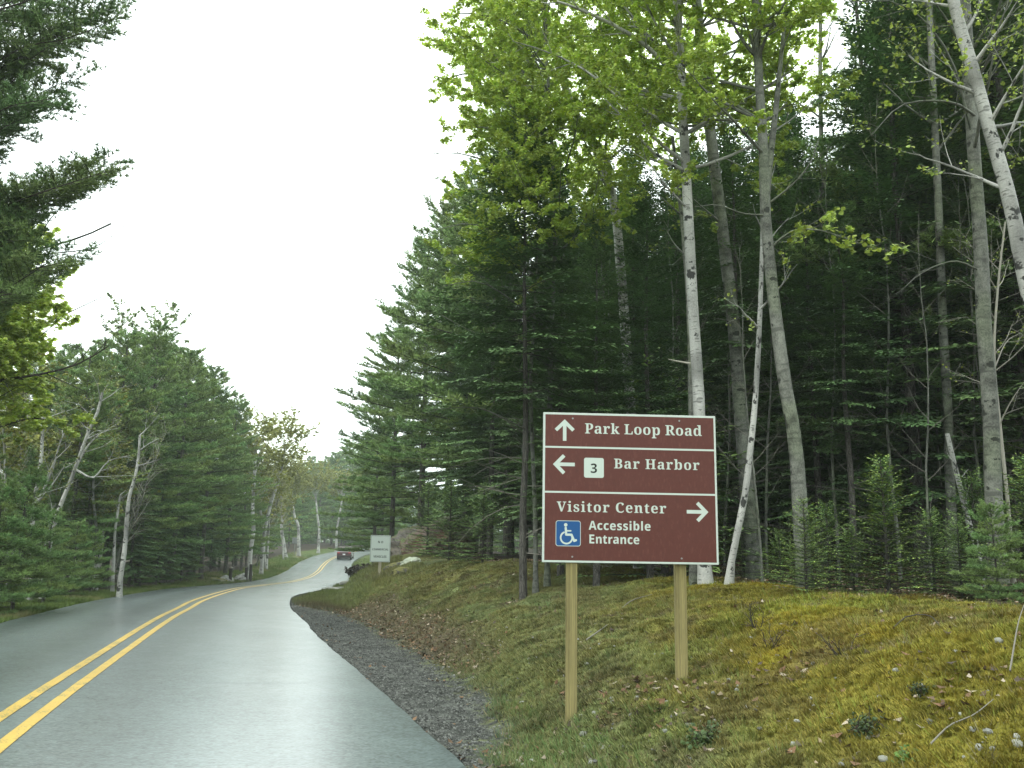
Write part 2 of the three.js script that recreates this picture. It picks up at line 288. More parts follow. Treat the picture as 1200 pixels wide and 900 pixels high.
// ------------------------------------------------------------------ bark, leaves, needles
const barkTex = (fn) => dataTex(256, 512, fn);
const birchTex = dataTex(256, 2048, (u, v) => { // pale paper bark over six metres: short dark dashes across, scattered scars, grey patches
  const n = pnoise(u * 4, v * 26, 4, 26, 201), f = pnoise(u * 40, v * 500, 40, 500, 202), wv = v + 0.002 * pnoise(u * 6, v * 80, 6, 80, 207); let k = 0.39 + 0.18 * (n - 0.5) + 0.12 * (f - 0.5);
  const dash = pnoise(u * 6, wv * 330, 6, 330, 203) * 0.75 + 0.25 * pnoise(u * 13, wv * 90, 13, 90, 208), cut = sstep(0.68, 0.8, dash) * 0.7;
  const blot = 0.62 * pnoise(u * 3, wv * 38, 3, 38, 204) + 0.24 * pnoise(u * 9, wv * 120, 9, 120, 205) + 0.14 * pnoise(u * 30, wv * 300, 30, 300, 209), bl = sstep(0.68, 0.75, blot);
  k *= 1 - 0.4 * sstep(0.5, 0.85, pnoise(u * 2, v * 11, 2, 11, 206)); k = mix(k, 0.1, cut); k = mix(k, 0.04, bl); return lin(k, k * 0.99, k * 0.93);
});
const aspenTex = dataTex(256, 2048, (u, v) => { // smooth grey-green bark with dark scars
  const n = pnoise(u * 3, v * 19, 3, 19, 211), f = pnoise(u * 50, v * 360, 50, 360, 212), m = pnoise(u * 8, v * 60, 8, 60, 215), wv = v + 0.003 * pnoise(u * 7, v * 90, 7, 90, 217); let k = 0.155 + 0.08 * (n - 0.5) + 0.1 * (f - 0.5) + 0.08 * (m - 0.5);
  const scar = 0.7 * pnoise(u * 5, wv * 150, 5, 150, 213) + 0.3 * f, kn = 0.66 * pnoise(u * 4, wv * 44, 4, 44, 214) + 0.2 * pnoise(u * 12, wv * 130, 12, 130, 218) + 0.14 * f; k *= 1 - 0.45 * sstep(0.66, 0.78, scar); k = mix(k, 0.035, sstep(0.7, 0.76, kn)); const gr = sstep(0.45, 0.7, pnoise(u * 2, v * 9, 2, 9, 219)); return lin(k * (1 - 0.06 * gr), k * 1.02, k * (0.88 - 0.12 * gr));
});
const pineTex = barkTex((u, v) => { // furrowed grey-brown bark
  const a = pnoise(u * 14, v * 9, 14, 9, 221), b = pnoise(u * 28, v * 34, 28, 34, 222); const k = 0.085 + 0.09 * (a - 0.45) + 0.07 * (b - 0.5); return lin(k * 1.05, k * 0.97, k * 0.86);
});
const pineBump = dataTex(256, 512, (u, v) => { const a = pnoise(u * 14, v * 9, 14, 9, 221), b = pnoise(u * 28, v * 34, 28, 34, 222), k = 0.6 * a + 0.4 * b; return [k, k, k]; }, false);
birchTex.repeat.set(1, 1 / 6); aspenTex.repeat.set(1, 1 / 6); pineTex.repeat.set(2, 1); pineBump.repeat.set(2, 1);
M.birch = std({ map: birchTex, roughness: 0.7 }); M.aspen = std({ map: aspenTex, roughness: 0.8 }); M.pine = std({ map: pineTex, bumpMap: pineBump, bumpScale: 0.03 });
M.deadwood = std({ color: new THREE.Color().setRGB(0.19, 0.175, 0.15) });
M.darktwig = std({ color: new THREE.Color().setRGB(0.05, 0.043, 0.036) });
M.paletwig = std({ color: new THREE.Color().setRGB(0.36, 0.34, 0.29) });
M.needle = std({ vertexColors: true, roughness: 0.6, specularIntensity: 0.5, side: THREE.DoubleSide });
M.leaf = std({ vertexColors: true, roughness: 0.55, specularIntensity: 0.4, transmission: 0.55, thickness: 0, side: THREE.DoubleSide });

const dirFrom = (az, el) => V(Math.cos(az) * Math.cos(el), Math.sin(el), Math.sin(az) * Math.cos(el));
const UPV = V(0, 1, 0);
function needleTuft(s, x, y, z, dx, dy, dz, R, n, len, wid, col) { // a bundle of needles opening about the twig's direction
  for (let i = 0; i < n; i++) {
    let ax = dx * 0.55 + (R() - 0.5) * 1.9, ay = dy * 0.55 + 0.2 + (R() - 0.5) * 1.6, az = dz * 0.55 + (R() - 0.5) * 1.9; const l = Math.hypot(ax, ay, az) + 1e-6; const L = len * (0.7 + 0.5 * R()); ax *= L / l; ay *= L / l; az *= L / l;
    let bx = (R() - 0.5), by = (R() - 0.5), bz = (R() - 0.5); const d = (bx * ax + by * ay + bz * az) / (L * L); bx -= ax * d; by -= ay * d; bz -= az * d; const q = wid * 0.5 / (Math.hypot(bx, by, bz) + 1e-6); bx *= q; by *= q; bz *= q;
    const k = 0.75 + 0.5 * R(); s.tri(x - bx, y - by, z - bz, x + bx, y + by, z + bz, x + ax, y + ay, z + az, col[0] * k, col[1] * k, col[2] * k);
  }
}
function pineBough(soup, wood, R, pts, L, o) { // one plume-laden limb
  const { tone = [0.15, 0.262, 0.092], twigGap = 0.15, tufts = 5, needles = 9, len = 0.17, wid = 0.034 } = o, segs = pts.length - 1;
  const br = 0.008 + 0.007 * L; wood.tube(pts, pts.map((_, k) => br * (1 - k / segs * 0.85)), 4, 0);
      const bt = 0.8 + 0.4 * R(), warm = R() * 0.3;
      for (let q = L * 0.22; q <= L; q += twigGap * (0.7 + 0.6 * R())) {
        const f = q / L * segs, i = Math.min(segs - 1, Math.floor(f)), c = pts[i].clone().lerp(pts[i + 1], f - i), t = pts[i + 1].clone().sub(pts[i]).normalize(), side = t.clone().cross(UPV).normalize(), sg = R() < 0.5 ? -1 : 1, last = q > L - twigGap * 1.2;
        const d = t.clone().multiplyScalar(last ? 1 : 0.6).addScaledVector(side, last ? (R() - 0.5) * 0.6 : sg * (0.7 + 0.5 * R())).addScaledVector(UPV, -0.05 + 0.38 * R()).normalize(), tl = (0.38 + 0.42 * (1 - q / L) + 0.2 * R()) * Math.min(1, 0.45 + L / 3);
        const e = c.clone().addScaledVector(d, tl); wood.tube([c, e], [0.007, 0.004], 3, 0);
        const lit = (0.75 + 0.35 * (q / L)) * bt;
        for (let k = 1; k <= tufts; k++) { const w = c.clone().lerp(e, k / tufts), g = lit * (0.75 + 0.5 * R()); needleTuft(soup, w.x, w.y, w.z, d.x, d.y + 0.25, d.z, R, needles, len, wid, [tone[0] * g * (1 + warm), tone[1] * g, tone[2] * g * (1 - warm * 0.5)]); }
        for (const sd of [-1, 1]) { // forks of the plume
          const c2 = c.clone().lerp(e, 0.35 + 0.3 * R()), d2 = d.clone().addScaledVector(side, sd * 0.8 * (R() + 0.3)).addScaledVector(t, 0.3).addScaledVector(UPV, 0.25 * R()).normalize(), l2 = tl * (0.45 + 0.35 * R());
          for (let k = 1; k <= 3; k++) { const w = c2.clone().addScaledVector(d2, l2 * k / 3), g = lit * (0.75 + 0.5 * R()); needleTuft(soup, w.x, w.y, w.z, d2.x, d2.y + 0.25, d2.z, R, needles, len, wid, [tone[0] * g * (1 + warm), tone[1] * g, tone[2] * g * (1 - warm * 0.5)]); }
        }
      }
}
// white pine: long tiers of upturned plumes
function pineProto(seed, o) {
  const R = rng(seed), { h, base, spread, tier = 0.62, lean = 0.02 } = o;
  const soup = new Soup(), wood = new Wood(), trunk = new Wood(), lx = (R() - 0.5) * lean, lz = (R() - 0.5) * lean;
  const tp = (y) => V(lx * y + 0.1 * (fbm(y * 0.25, seed, 2, 231) - 0.5), y, lz * y + 0.1 * (fbm(y * 0.25, seed + 9, 2, 232) - 0.5));
  const tpts = []; for (let y = -0.3; y <= h; y += h / 12) tpts.push(tp(y)); const r0 = o.r0 ?? h * 0.0105; trunk.tube(tpts, tpts.map((p) => r0 * Math.pow(Math.max(0, 1 - p.y / (h * 1.03)), 0.8) + 0.012 + (p.y < 0.3 ? r0 * 0.25 : 0)), 9, R() * 9, 0.12);
  for (let y = base; y < h - 0.2; y += tier * (0.7 + 0.6 * R())) {
    const u = (y - base) / (h - base), n = 4 + Math.floor(R() * 3), a0 = R() * 6.28;
    for (let b = 0; b < n; b++) {
      const shape = Math.min(1, 0.62 + u * 2.2) * Math.pow(1 - u, 0.75) + 0.05, L = spread * shape * (0.55 + 0.6 * R()); if (L < 0.25 || (u < 0.35 && R() < 0.25)) continue;
      const az = a0 + b / n * 6.28 + (R() - 0.5) * 0.7, el = mix(0.02, 0.8, Math.pow(u, 1.7)) + (R() - 0.5) * 0.25, st = tp(y + (R() - 0.5) * 0.3), segs = 6, pts = [st.clone()]; let dir = dirFrom(az, el), p = st.clone();
      for (let k = 1; k <= segs; k++) { dir.y += (u < 0.4 ? (k < 3 ? -0.04 : 0.03) : 0.0); dir.x += (R() - 0.5) * 0.14; dir.z += (R() - 0.5) * 0.14; dir.normalize(); p = p.clone().addScaledVector(dir, L / segs); pts.push(p); }
      pineBough(soup, wood, R, pts, L, o);
    }
  }
  return { h, trunk: trunk.build(), wood: wood.build(), crown: soup.build(), bark: M.pine, woodMat: M.darktwig, tris: soup.count };
}
// hemlock / spruce / fir: drooping flat sprays, dead twigs on the shaded lower stem
function spruceProto(seed, o) {
  const R = rng(seed), { h, base, spread, tier = 0.3, tone = [0.122, 0.205, 0.074], tip = null, droop = 0.09, spray = 0.075, blade = 0.19, bw = 0.07, dead = 0, conic = 0.75, per = 5, twigLen = 0.62 } = o;
  const soup = new Soup(), wood = new Wood(), trunk = new Wood(), deadw = new Wood();
  const tp = (y) => V(0.08 * h / 10 * (fbm(y * 0.3, seed, 2, 241) - 0.5) * 2, y, 0.08 * h / 10 * (fbm(y * 0.3, seed + 5, 2, 242) - 0.5) * 2);
  const tpts = []; for (let k = 0; k <= 10; k++) tpts.push(tp(-0.3 + (h + 0.3) * k / 10)); const r0 = o.r0 ?? h * 0.0095; trunk.tube(tpts, tpts.map((p) => r0 * Math.max(0, 1 - p.y / h) + 0.008), 8, R() * 9, 0.1);
  for (let y = base; y < h - 0.05; y += tier * (0.6 + 0.8 * R())) {
    const u = (y - base) / (h - base), n = per - 1 + Math.floor(R() * 3), a0 = R() * 6.28;
    for (let b = 0; b < n; b++) {
      const L = spread * Math.min(1, 0.7 + u * 2) * (Math.pow(1 - u, conic) + 0.03) * (0.6 + 0.5 * R()); if (L < 0.06) continue;
      const az = a0 + b / n * 6.28 + (R() - 0.5) * 0.8, el = mix(0.02, 0.75, Math.pow(u, 2)) + (R() - 0.5) * 0.2 + (o.lift ?? 0), segs = 5, st = tp(y), pts = [st.clone()]; let dir = dirFrom(az, el), p = st.clone();
      for (let k = 1; k <= segs; k++) { dir.y -= droop * (1 - u) * (k > 3 ? -0.3 : 1); dir.x += (R() - 0.5) * 0.16; dir.z += (R() - 0.5) * 0.16; dir.normalize(); p = p.clone().addScaledVector(dir, L / segs); pts.push(p); }
      wood.tube(pts, pts.map((_, k) => (0.004 + 0.005 * L) * (1 - k / segs * 0.85)), 3, 0);
      const bt = 0.7 + 0.6 * R();
      for (let q = L * 0.12; q <= L * 1.001; q += spray * (0.7 + 0.6 * R())) {
        const f = Math.min(segs - 0.001, q / L * segs), i = Math.floor(f), c = pts[i].clone().lerp(pts[i + 1], f - i), t = pts[i + 1].clone().sub(pts[i]).normalize(), side = t.clone().cross(UPV).normalize(), up = side.clone().cross(t);
        const end = q > L - spray * 1.3, sg = R() < 0.5 ? -1 : 1, tl = end ? twigLen * 0.5 : twigLen * Math.min(1, 0.25 + L / 2) * (0.35 + 0.65 * (1 - q / L)) * (0.7 + 0.6 * R());
        const d = t.clone().multiplyScalar(end ? 1 : 0.7).addScaledVector(side, end ? 0 : sg * (0.7 + 0.3 * R())).addScaledVector(UPV, (R() - 0.55) * 0.3).normalize(), ds = d.clone().cross(up).normalize();
        const m = Math.max(2, Math.round(tl / (blade * 0.34)));
        for (let k = 0; k <= m; k++) { // short needled side shoots left and right of the twig, in its plane
          const w = c.clone().addScaledVector(d, tl * k / m), sgn = k % 2 ? 1 : -1, a = d.clone().multiplyScalar(0.75).addScaledVector(ds, k === m ? 0 : sgn * 0.9).addScaledVector(up, (R() - 0.6) * 0.5).normalize(), bl = blade * (0.65 + 0.6 * R()) * (1 - 0.35 * k / m), nb = a.clone().cross(up).normalize().addScaledVector(up, (R() - 0.5) * 0.7).multiplyScalar(bw * 0.5);
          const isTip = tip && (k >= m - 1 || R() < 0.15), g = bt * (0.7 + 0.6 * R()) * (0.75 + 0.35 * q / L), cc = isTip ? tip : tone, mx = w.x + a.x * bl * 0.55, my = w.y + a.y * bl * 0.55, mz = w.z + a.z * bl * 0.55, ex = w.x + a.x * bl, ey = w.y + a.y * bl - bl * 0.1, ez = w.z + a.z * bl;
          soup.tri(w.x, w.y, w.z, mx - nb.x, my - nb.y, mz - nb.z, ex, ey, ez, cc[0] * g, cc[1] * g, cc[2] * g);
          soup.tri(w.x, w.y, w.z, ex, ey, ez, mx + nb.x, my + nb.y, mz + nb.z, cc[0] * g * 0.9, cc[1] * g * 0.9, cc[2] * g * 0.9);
        }
      }
    }
  }
  for (let k = 0; k < dead; k++) {
    const y = base * (0.2 + 0.95 * R()), az = R() * 6.28, L = 0.4 + 1.5 * R(); let p = tp(y), dir = dirFrom(az, 0.1 + (R() - 0.5) * 0.7); const pts = [p.clone()]; for (let q = 0; q < 4; q++) { dir.x += (R() - 0.5) * 0.4; dir.y += (R() - 0.6) * 0.3; dir.z += (R() - 0.5) * 0.4; dir.normalize(); p = p.clone().addScaledVector(dir, L / 4); pts.push(p); }
    deadw.tube(pts, [0.013, 0.01, 0.007, 0.005, 0.003], 3, 0);
    for (let q = 1; q < 4; q++) if (R() < 0.7) { const e = pts[q].clone().add(dirFrom(az + (R() - 0.5) * 2.4, (R() - 0.5) * 1.2).multiplyScalar(L * 0.3)); deadw.tube([pts[q], e], [0.006, 0.003], 3, 0); }
  }
  return { h, trunk: trunk.build(), wood: wood.build(), crown: soup.build(), deadw: dead ? deadw.build() : null, bark: M.pine, woodMat: M.darktwig, tris: soup.count };
}
// broad young leaves
function leafAt(s, p, R, size, col) {
  const az = R() * 6.28, tilt = (R() - 0.5) * 2.2, ax = Math.cos(az), az2 = Math.sin(az), ay = -0.5 + (R() - 0.5) * 0.9, l = Math.hypot(ax, ay, az2), a = V(ax / l, ay / l, az2 / l);
  let b = a.clone().cross(UPV); if (b.lengthSq() < 1e-4) b.set(1, 0, 0); b.normalize(); const n = b.clone().cross(a); b.multiplyScalar(Math.cos(tilt)).addScaledVector(n, Math.sin(tilt)); n.copy(a).cross(b);
  const L = size * (0.45 + 1.05 * R()), w = L * 0.44, k = 0.72 + 0.56 * R(), f = 0.18 * L, c = [col[0] * k, col[1] * k, col[2] * k];
  const q = (u, v, h) => [p.x + a.x * L * u + b.x * w * v + n.x * h, p.y + a.y * L * u + b.y * w * v + n.y * h, p.z + a.z * L * u + b.z * w * v + n.z * h];
  const P0 = q(0.02, 0, 0), P1 = q(0.3, 1, f), P2 = q(0.68, 0.72, f * 0.7), P3 = q(1, 0, 0), P4 = q(0.68, -0.72, f * 0.7), P5 = q(0.3, -1, f);
  s.tri(...P0, ...P1, ...P2, ...c); s.tri(...P0, ...P2, ...P3, ...c); s.tri(...P0, ...P3, ...P4, ...c); s.tri(...P0, ...P4, ...P5, ...c);
}
// a limb with its forks; leaves gather at the twig ends
function growLimb(wood, soup, R, start, dir, L, r, level, o) {
  const segs = level === 0 ? 7 : 4, pts = [start.clone()]; let p = start.clone(); const d = dir.clone().normalize();
  for (let k = 1; k <= segs; k++) { const w = (o.wander ?? 0.3) * (level ? 1 : 0.8); d.x += (R() - 0.5) * w; d.y += (R() - 0.5) * w + (o.lift ?? 0.04); d.z += (R() - 0.5) * w; d.normalize(); p = p.clone().addScaledVector(d, L / segs); pts.push(p); }
  limbAlong(wood, soup, R, pts, r, level, L, o);
}
function limbAlong(wood, soup, R, pts, r, level, L, o) {
  const segs = pts.length - 1, sides = level === 0 ? 6 : level === 1 ? 4 : 3; wood.tube(pts, pts.map((_, k) => Math.max(0.0022, r * (1 - 0.8 * k / segs))), sides, R() * 5);
  const depth = o.depth ?? 2;
  if (level < depth) {
    const gap = [o.gap0 ?? 0.32, o.gap1 ?? 0.22, 0.15][level]; let sg = 1;
    for (let q = L * (level ? 0.18 : o.bare ?? 0.25); q < L; q += gap * (0.6 + 0.8 * R())) {
      const f = q / L * segs, i = Math.min(segs - 1, Math.floor(f)), c = pts[i].clone().lerp(pts[i + 1], f - i), t = pts[i + 1].clone().sub(pts[i]).normalize(); let s = t.clone().cross(UPV); if (s.lengthSq() < 1e-3) s.set(1, 0, 0); s.normalize().applyAxisAngle(t, (R() - 0.5) * 2.2); sg = -sg;
      const nd = t.clone().multiplyScalar(0.75).addScaledVector(s, sg * (0.55 + 0.4 * R())).normalize(), nl = Math.min(L * 0.75, (o.len1 ?? 1.1) * Math.pow(0.5, level) * (0.5 + 0.8 * R()) * (1.15 - 0.6 * q / L));
      growLimb(wood, soup, R, c, nd, nl, Math.max(0.003, r * 0.4 * (1 - 0.5 * q / L)), level + 1, o);
    }
  }
  if (soup && level >= depth - 1 && o.leaf > 0) {
    const n = Math.max(1, Math.round(L * (o.leafPer ?? 66))); const g = 0.8 + 0.45 * R();
    for (let k = 0; k < n; k++) {
      const f = Math.min(segs - 0.001, (0.25 + 0.75 * Math.sqrt(R())) * segs), i = Math.floor(f), c = pts[i].clone().lerp(pts[i + 1], f - i); const m = R() < (o.cluster ?? 0.5) ? 3 : 1;
      for (let w = 0; w < m; w++) { const j = c.clone(); j.x += (R() - 0.5) * 0.09; j.y += (R() - 0.6) * 0.09; j.z += (R() - 0.5) * 0.09; const y = R() * 0.35, tn = o.tone ?? [0.40, 0.54, 0.13]; leafAt(soup, j, R, o.leaf, [tn[0] * g * (1 + y * 0.5), tn[1] * g, tn[2] * g * (1 - y)]); }
    }
  }
}
function decidProto(seed, o) { // a small broadleaf tree with one or more stems
  const R = rng(seed), soup = new Soup(), wood = new Wood(), trunk = new Wood(), { h, stems = 1, spread = 2, from = 0.35, limbs = 14 } = o;
  for (let s = 0; s < stems; s++) {
    const az = R() * 6.28, ln = stems > 1 ? 0.12 + 0.16 * R() : 0.05 * R(), H = h * (1 - 0.2 * R() * (s > 0)), pts = []; for (let k = 0; k <= 9; k++) { const y = -0.25 + (H + 0.25) * k / 9; pts.push(V(Math.cos(az) * ln * y + 0.25 * (fbm(y * 0.4, seed + s, 2, 251) - 0.5), y, Math.sin(az) * ln * y + 0.25 * (fbm(y * 0.4, seed + s + 7, 2, 252) - 0.5))); }
    const r0 = (o.r0 ?? h * 0.009); trunk.tube(pts, pts.map((_, k) => r0 * (1 - k / 9 * 0.9)), 7, R() * 9, 0.1);
    for (let k = 0; k < limbs; k++) { const f = (from + (1 - from) * (k + R()) / limbs) * 9, i = Math.min(8, Math.floor(f)), c = pts[i].clone().lerp(pts[i + 1], f - i), u = k / limbs; growLimb(wood, soup, R, c, dirFrom(R() * 6.28, mix(o.el ?? 0.55, 1.2, u)), spread * (1 - 0.6 * u) * (0.6 + 0.6 * R()), r0 * 0.3 * (1 - 0.6 * u), 0, o); }
  }
  return { h, trunk: trunk.build(), wood: wood.build(), crown: o.leaf > 0 ? soup.build() : null, bark: o.bark ?? M.birch, woodMat: o.woodMat ?? M.paletwig, crownMat: M.leaf, tris: soup.count };
}
// a tree from a prototype: the first stands itself, later ones are clones with the parts shared
function plant(P, name, label, category, pos, height, turn, group) {
  if (!P.root) {
    const g = new THREE.Group(); part(g, 'trunk', P.trunk, P.bark); if (P.wood) part(g, 'branches', P.wood, P.woodMat); if (P.deadw) part(g, 'dead_branches', P.deadw, M.deadwood); if (P.crown) part(g, 'crown', P.crown, P.crownMat ?? M.needle); P.root = g;
  }
  const g = P.root.clone(); g.name = numbered(name); g.position.copy(pos); g.rotation.y = turn; const k = height / P.h; g.scale.set(k * (P.wide ?? 1), k, k * (P.wide ?? 1)); tag(g, label, category, group); scene.add(g); return g;
}
const topH = (px, py, d) => at(px, py, d).y - groundPx(px, d).y;
// ------------------------------------------------------------------ named trees near the road, each built for itself
const curveOf = (pts, n) => new THREE.CatmullRomCurve3(pts, false, 'centripetal').getSpacedPoints(n);
function featureTree(name, label, category, o) {
  const R = rng(o.seed), d = o.d, base = groundPx(o.px[0][0], d), g = thing(name, label, category, base);
  const loc = (p) => p.sub(base), raw = o.px.map(([x, y, dd = 0], i) => i ? loc(at(x, y, d + dd)) : V(0, -0.25, 0)), pts = curveOf(raw, 22), wpx = o.w, tr = new Wood();
  const rad = pts.map((p, k) => mix(wpx[0], wpx[1], k / 22) * 0.5 * d / FOCAL * (p.y < 0.35 ? 1 + 0.45 * (1 - Math.max(0, p.y) / 0.35) : 1)); tr.tube(pts, rad, 12, R() * 9, 0.1); part(g, 'trunk', tr.build(), o.bark);
  const soup = new Soup(), lo = { depth: 2, leaf: 0.053, ...o.leaves };
  const limb = (f) => { const w = new Wood(); f(w); part(g, 'limb', w.build(), o.limbMat ?? o.bark); };
  for (const L of o.limbs ?? []) { const lp = curveOf(L.pts.map(([x, y, dd = 0]) => loc(at(x, y, d + dd))), 9); let len = 0; for (let k = 1; k < lp.length; k++) len += lp[k].distanceTo(lp[k - 1]); limb((w) => limbAlong(w, (L.leaves ?? lo).leaf > 0 ? soup : null, R, lp, (L.w ?? 4) * 0.5 * d / FOCAL, 0, len, { ...lo, ...L.leaves })); }
  const A = o.auto; if (A) for (let k = 0; k < A.n; k++) {
    const y0 = A.from[0], y1 = A.from[1], py = mix(y0, y1, (k + R()) / A.n), target = loc(at(600, py, d)).y; let i = pts.findIndex((p) => p.y > target); if (i < 1) i = 21; const c = pts[i], az = A.az !== undefined ? A.az + (R() - 0.5) * (A.fan ?? 4) : R() * 6.28;
    limb((w) => growLimb(w, lo.leaf > 0 ? soup : null, R, c, dirFrom(az, (A.el ?? 0.6) + (R() - 0.5) * 0.5), A.len * (0.6 + 0.6 * R()) * (1 - 0.35 * k / A.n), Math.min(rad[i] * 0.5, 0.03), 0, { ...lo, ...A.leaves }));
  }
  for (const S of o.stubs ?? []) { const w = new Wood(); const sp = curveOf(S.map(([x, y, dd = 0]) => loc(at(x, y, d + dd))), 5); w.tube(sp, sp.map((_, k) => 0.02 * (1 - k / 7)), 5); part(g, 'broken_limb', w.build(), M.paletwig); }
  if (soup.count) part(g, 'crown', soup.build(), M.leaf);
  return g;
}
const sparse = { leafPer: 9, cluster: 0.3, leaf: 0.05, gap0: 0.4, gap1: 0.28 };
featureTree('birch', 'thick white paper birch rising right behind the top right corner of the brown sign', 'tree', { seed: 11, d: 14, bark: M.birch, w: [15.5, 9], px: [[828, 697], [824, 640], [821, 560], [819, 470], [812, 360], [805, 220], [800, 130], [797, 60], [791, -30], [786, -130], [784, -230]],
  limbs: [{ pts: [[803, 190], [770, 165, -0.4], [730, 120, -0.8], [690, 85, -1], [645, 62, -1.2], [600, 48, -1.2]], w: 5 }, { pts: [[798, 95], [750, 48, -0.6], [700, 20, -0.9], [640, -2, -1.2], [580, -8, -1.4]], w: 7 }, { pts: [[802, 200], [765, 178, -0.3], [735, 143, -0.5], [705, 112, -0.5]], w: 5 }, { pts: [[806, 245], [778, 215, -0.4], [760, 190, -0.5], [735, 175, -0.6]], w: 3 }],
  stubs: [[[809, 426], [797, 424], [783, 421]]], auto: { n: 40, from: [210, -190], len: 2.7, el: 0.45, az: 2.6, fan: 5.6 } });
featureTree('birch', 'thin dark-barked birch stem close against the left side of the thick white birch', 'tree', { seed: 12, d: 14.5, bark: M.aspen, w: [9, 4], px: [[813, 692], [812, 600], [810, 470], [808, 380], [803, 300], [796, 230], [788, 160]], leaves: sparse, auto: { n: 5, from: [300, 160], len: 0.9 } });
featureTree('aspen', 'stout grey aspen trunk between the white birch and the forked aspen', 'tree', { seed: 13, d: 17, bark: M.aspen, w: [18, 11], px: [[886, 692], [878, 600], [869, 500], [862, 400], [849, 290], [838, 200], [826, 100], [820, 40], [812, -60], [808, -180]], auto: { n: 34, from: [180, -160], len: 2.7, el: 0.45 }, limbs: [{ pts: [[846, 262], [820, 240, -0.3], [800, 222, -0.3]], w: 3 }] });
featureTree('aspen', 'pale forked aspen right of the brown sign with a white second stem', 'tree', { seed: 14, d: 13.2, bark: M.aspen, w: [19, 8], px: [[945, 694], [940, 640], [937, 590], [932, 517], [923, 467], [917, 433], [910, 377], [902, 310], [897, 250], [895, 180], [891, 120], [888, 60], [884, -40], [880, -140]],
  limbs: [{ pts: [[898, 228], [903, 180], [909, 130], [914, 80], [920, 20], [928, -60]], w: 10, leaves: { bare: 0.45 } }, { pts: [[903, 292], [925, 272, -0.2], [955, 269, -0.3], [985, 277, -0.4], [1020, 290, -0.4], [1042, 294, -0.4]], w: 3, leaves: { leaf: 0.075, leafPer: 16, gap0: 0.16, len1: 0.5, bare: 0.1 } }, { pts: [[900, 252], [870, 250, -0.2], [840, 240, -0.3], [812, 243, -0.3]], w: 2.5, leaves: { len1: 0.45, gap0: 0.25, leafPer: 8 } }, { pts: [[899, 240], [930, 215, -0.3], [950, 190, -0.4], [960, 160, -0.4]], w: 3, leaves: { len1: 0.6, gap0: 0.2 } }],
  auto: { n: 34, from: [190, -130], len: 2.0, el: 0.5 } });
featureTree('birch', 'slender white birch leaning right, just beyond the lower right edge of the brown sign', 'tree', { seed: 15, d: 13.6, bark: M.birch, w: [9, 4], px: [[852, 696], [857, 660], [865, 620], [873, 580], [880, 520], [885, 470], [890, 380], [893, 290], [894, 240], [893, 180]], leaves: sparse, auto: { n: 6, from: [400, 180], len: 0.8 } });
featureTree('birch', 'white birch curving left through the green leaves above the left half of the brown sign', 'tree', { seed: 16, d: 18, bark: M.birch, w: [14, 7], px: [[752, 684], [744, 560], [735, 420], [727, 310], [720, 240], [707, 193], [690, 160], [677, 140], [655, 80], [640, 20], [630, -60], [625, -150]],
  limbs: [{ pts: [[714, 215, 0], [712, 190, -0.3], [695, 160, -0.6], [672, 149, -1], [640, 153, -1.4], [600, 153, -1.8], [556, 148, -2]], w: 6 }, { pts: [[680, 240, -0.2], [660, 205, -0.5], [630, 200, -0.8], [590, 215, -1.2], [545, 225, -1.4]], w: 4 }], auto: { n: 40, from: [240, -140], len: 3.0, el: 0.35, az: 2.7, fan: 4.8 } });
featureTree('aspen', 'spindly leafy aspen left of the brown sign with clumps of yellow green leaves', 'tree', { seed: 17, d: 16.8, bark: M.aspen, w: [7, 3], px: [[641, 692], [643, 560], [646, 400], [651, 260], [646, 160], [640, 60], [632, -40], [630, -120]],
  limbs: [{ pts: [[641, 110], [590, 90, -0.4], [535, 88, -0.7], [500, 112, -0.9]], w: 3.5, leaves: { len1: 1.5, bare: 0.15 } }, { pts: [[647, 215], [590, 196, -0.4], [540, 180, -0.7], [505, 180, -0.9]], w: 3.5, leaves: { len1: 1.5, bare: 0.15 } }, { pts: [[642, 60], [600, 30, -0.4], [545, 15, -0.6], [510, 28, -0.8]], w: 3.5, leaves: { len1: 1.5, bare: 0.15 } }, { pts: [[649, 300], [600, 280, -0.4], [550, 262, -0.6], [510, 270, -0.8]], w: 3, leaves: { len1: 1.0 } }, { pts: [[647, 390], [600, 352, -0.6], [560, 330, -1], [520, 335, -1.2]], w: 3, leaves: { len1: 0.9, leafPer: 24 } }, { pts: [[646, 430], [600, 402, -0.5], [560, 392, -0.8], [515, 368, -1]], w: 2.5, leaves: { len1: 0.6, bare: 0.5 } }, { pts: [[645, 520], [600, 495, -0.4], [560, 478, -0.6], [508, 480, -0.8]], w: 2.5, leaves: { len1: 0.55, bare: 0.68, gap0: 0.16, leafPer: 16 } }],
  auto: { n: 44, from: [370, -110], len: 2.9, el: 0.3, az: 3.0, fan: 4.6 } });
featureTree('aspen', 'slim straight grey trunk, thinner of the two grey trunks at the right', 'tree', { seed: 18, d: 16, bark: M.aspen, w: [12, 7], px: [[1118, 692], [1114, 577], [1110, 467], [1105, 383], [1102, 300], [1098, 200], [1093, 100], [1090, 30], [1086, -80]], leaves: sparse, limbs: [{ pts: [[1103, 310], [1080, 318, -0.2], [1062, 335, -0.3], [1050, 345, -0.3]], w: 2, leaves: { leaf: 0 } }, { pts: [[1095, 110], [1082, 75, -0.2], [1072, 60, -0.2]], w: 3, leaves: { leaf: 0 } }], auto: { n: 10, from: [200, -60], len: 1.6 } });
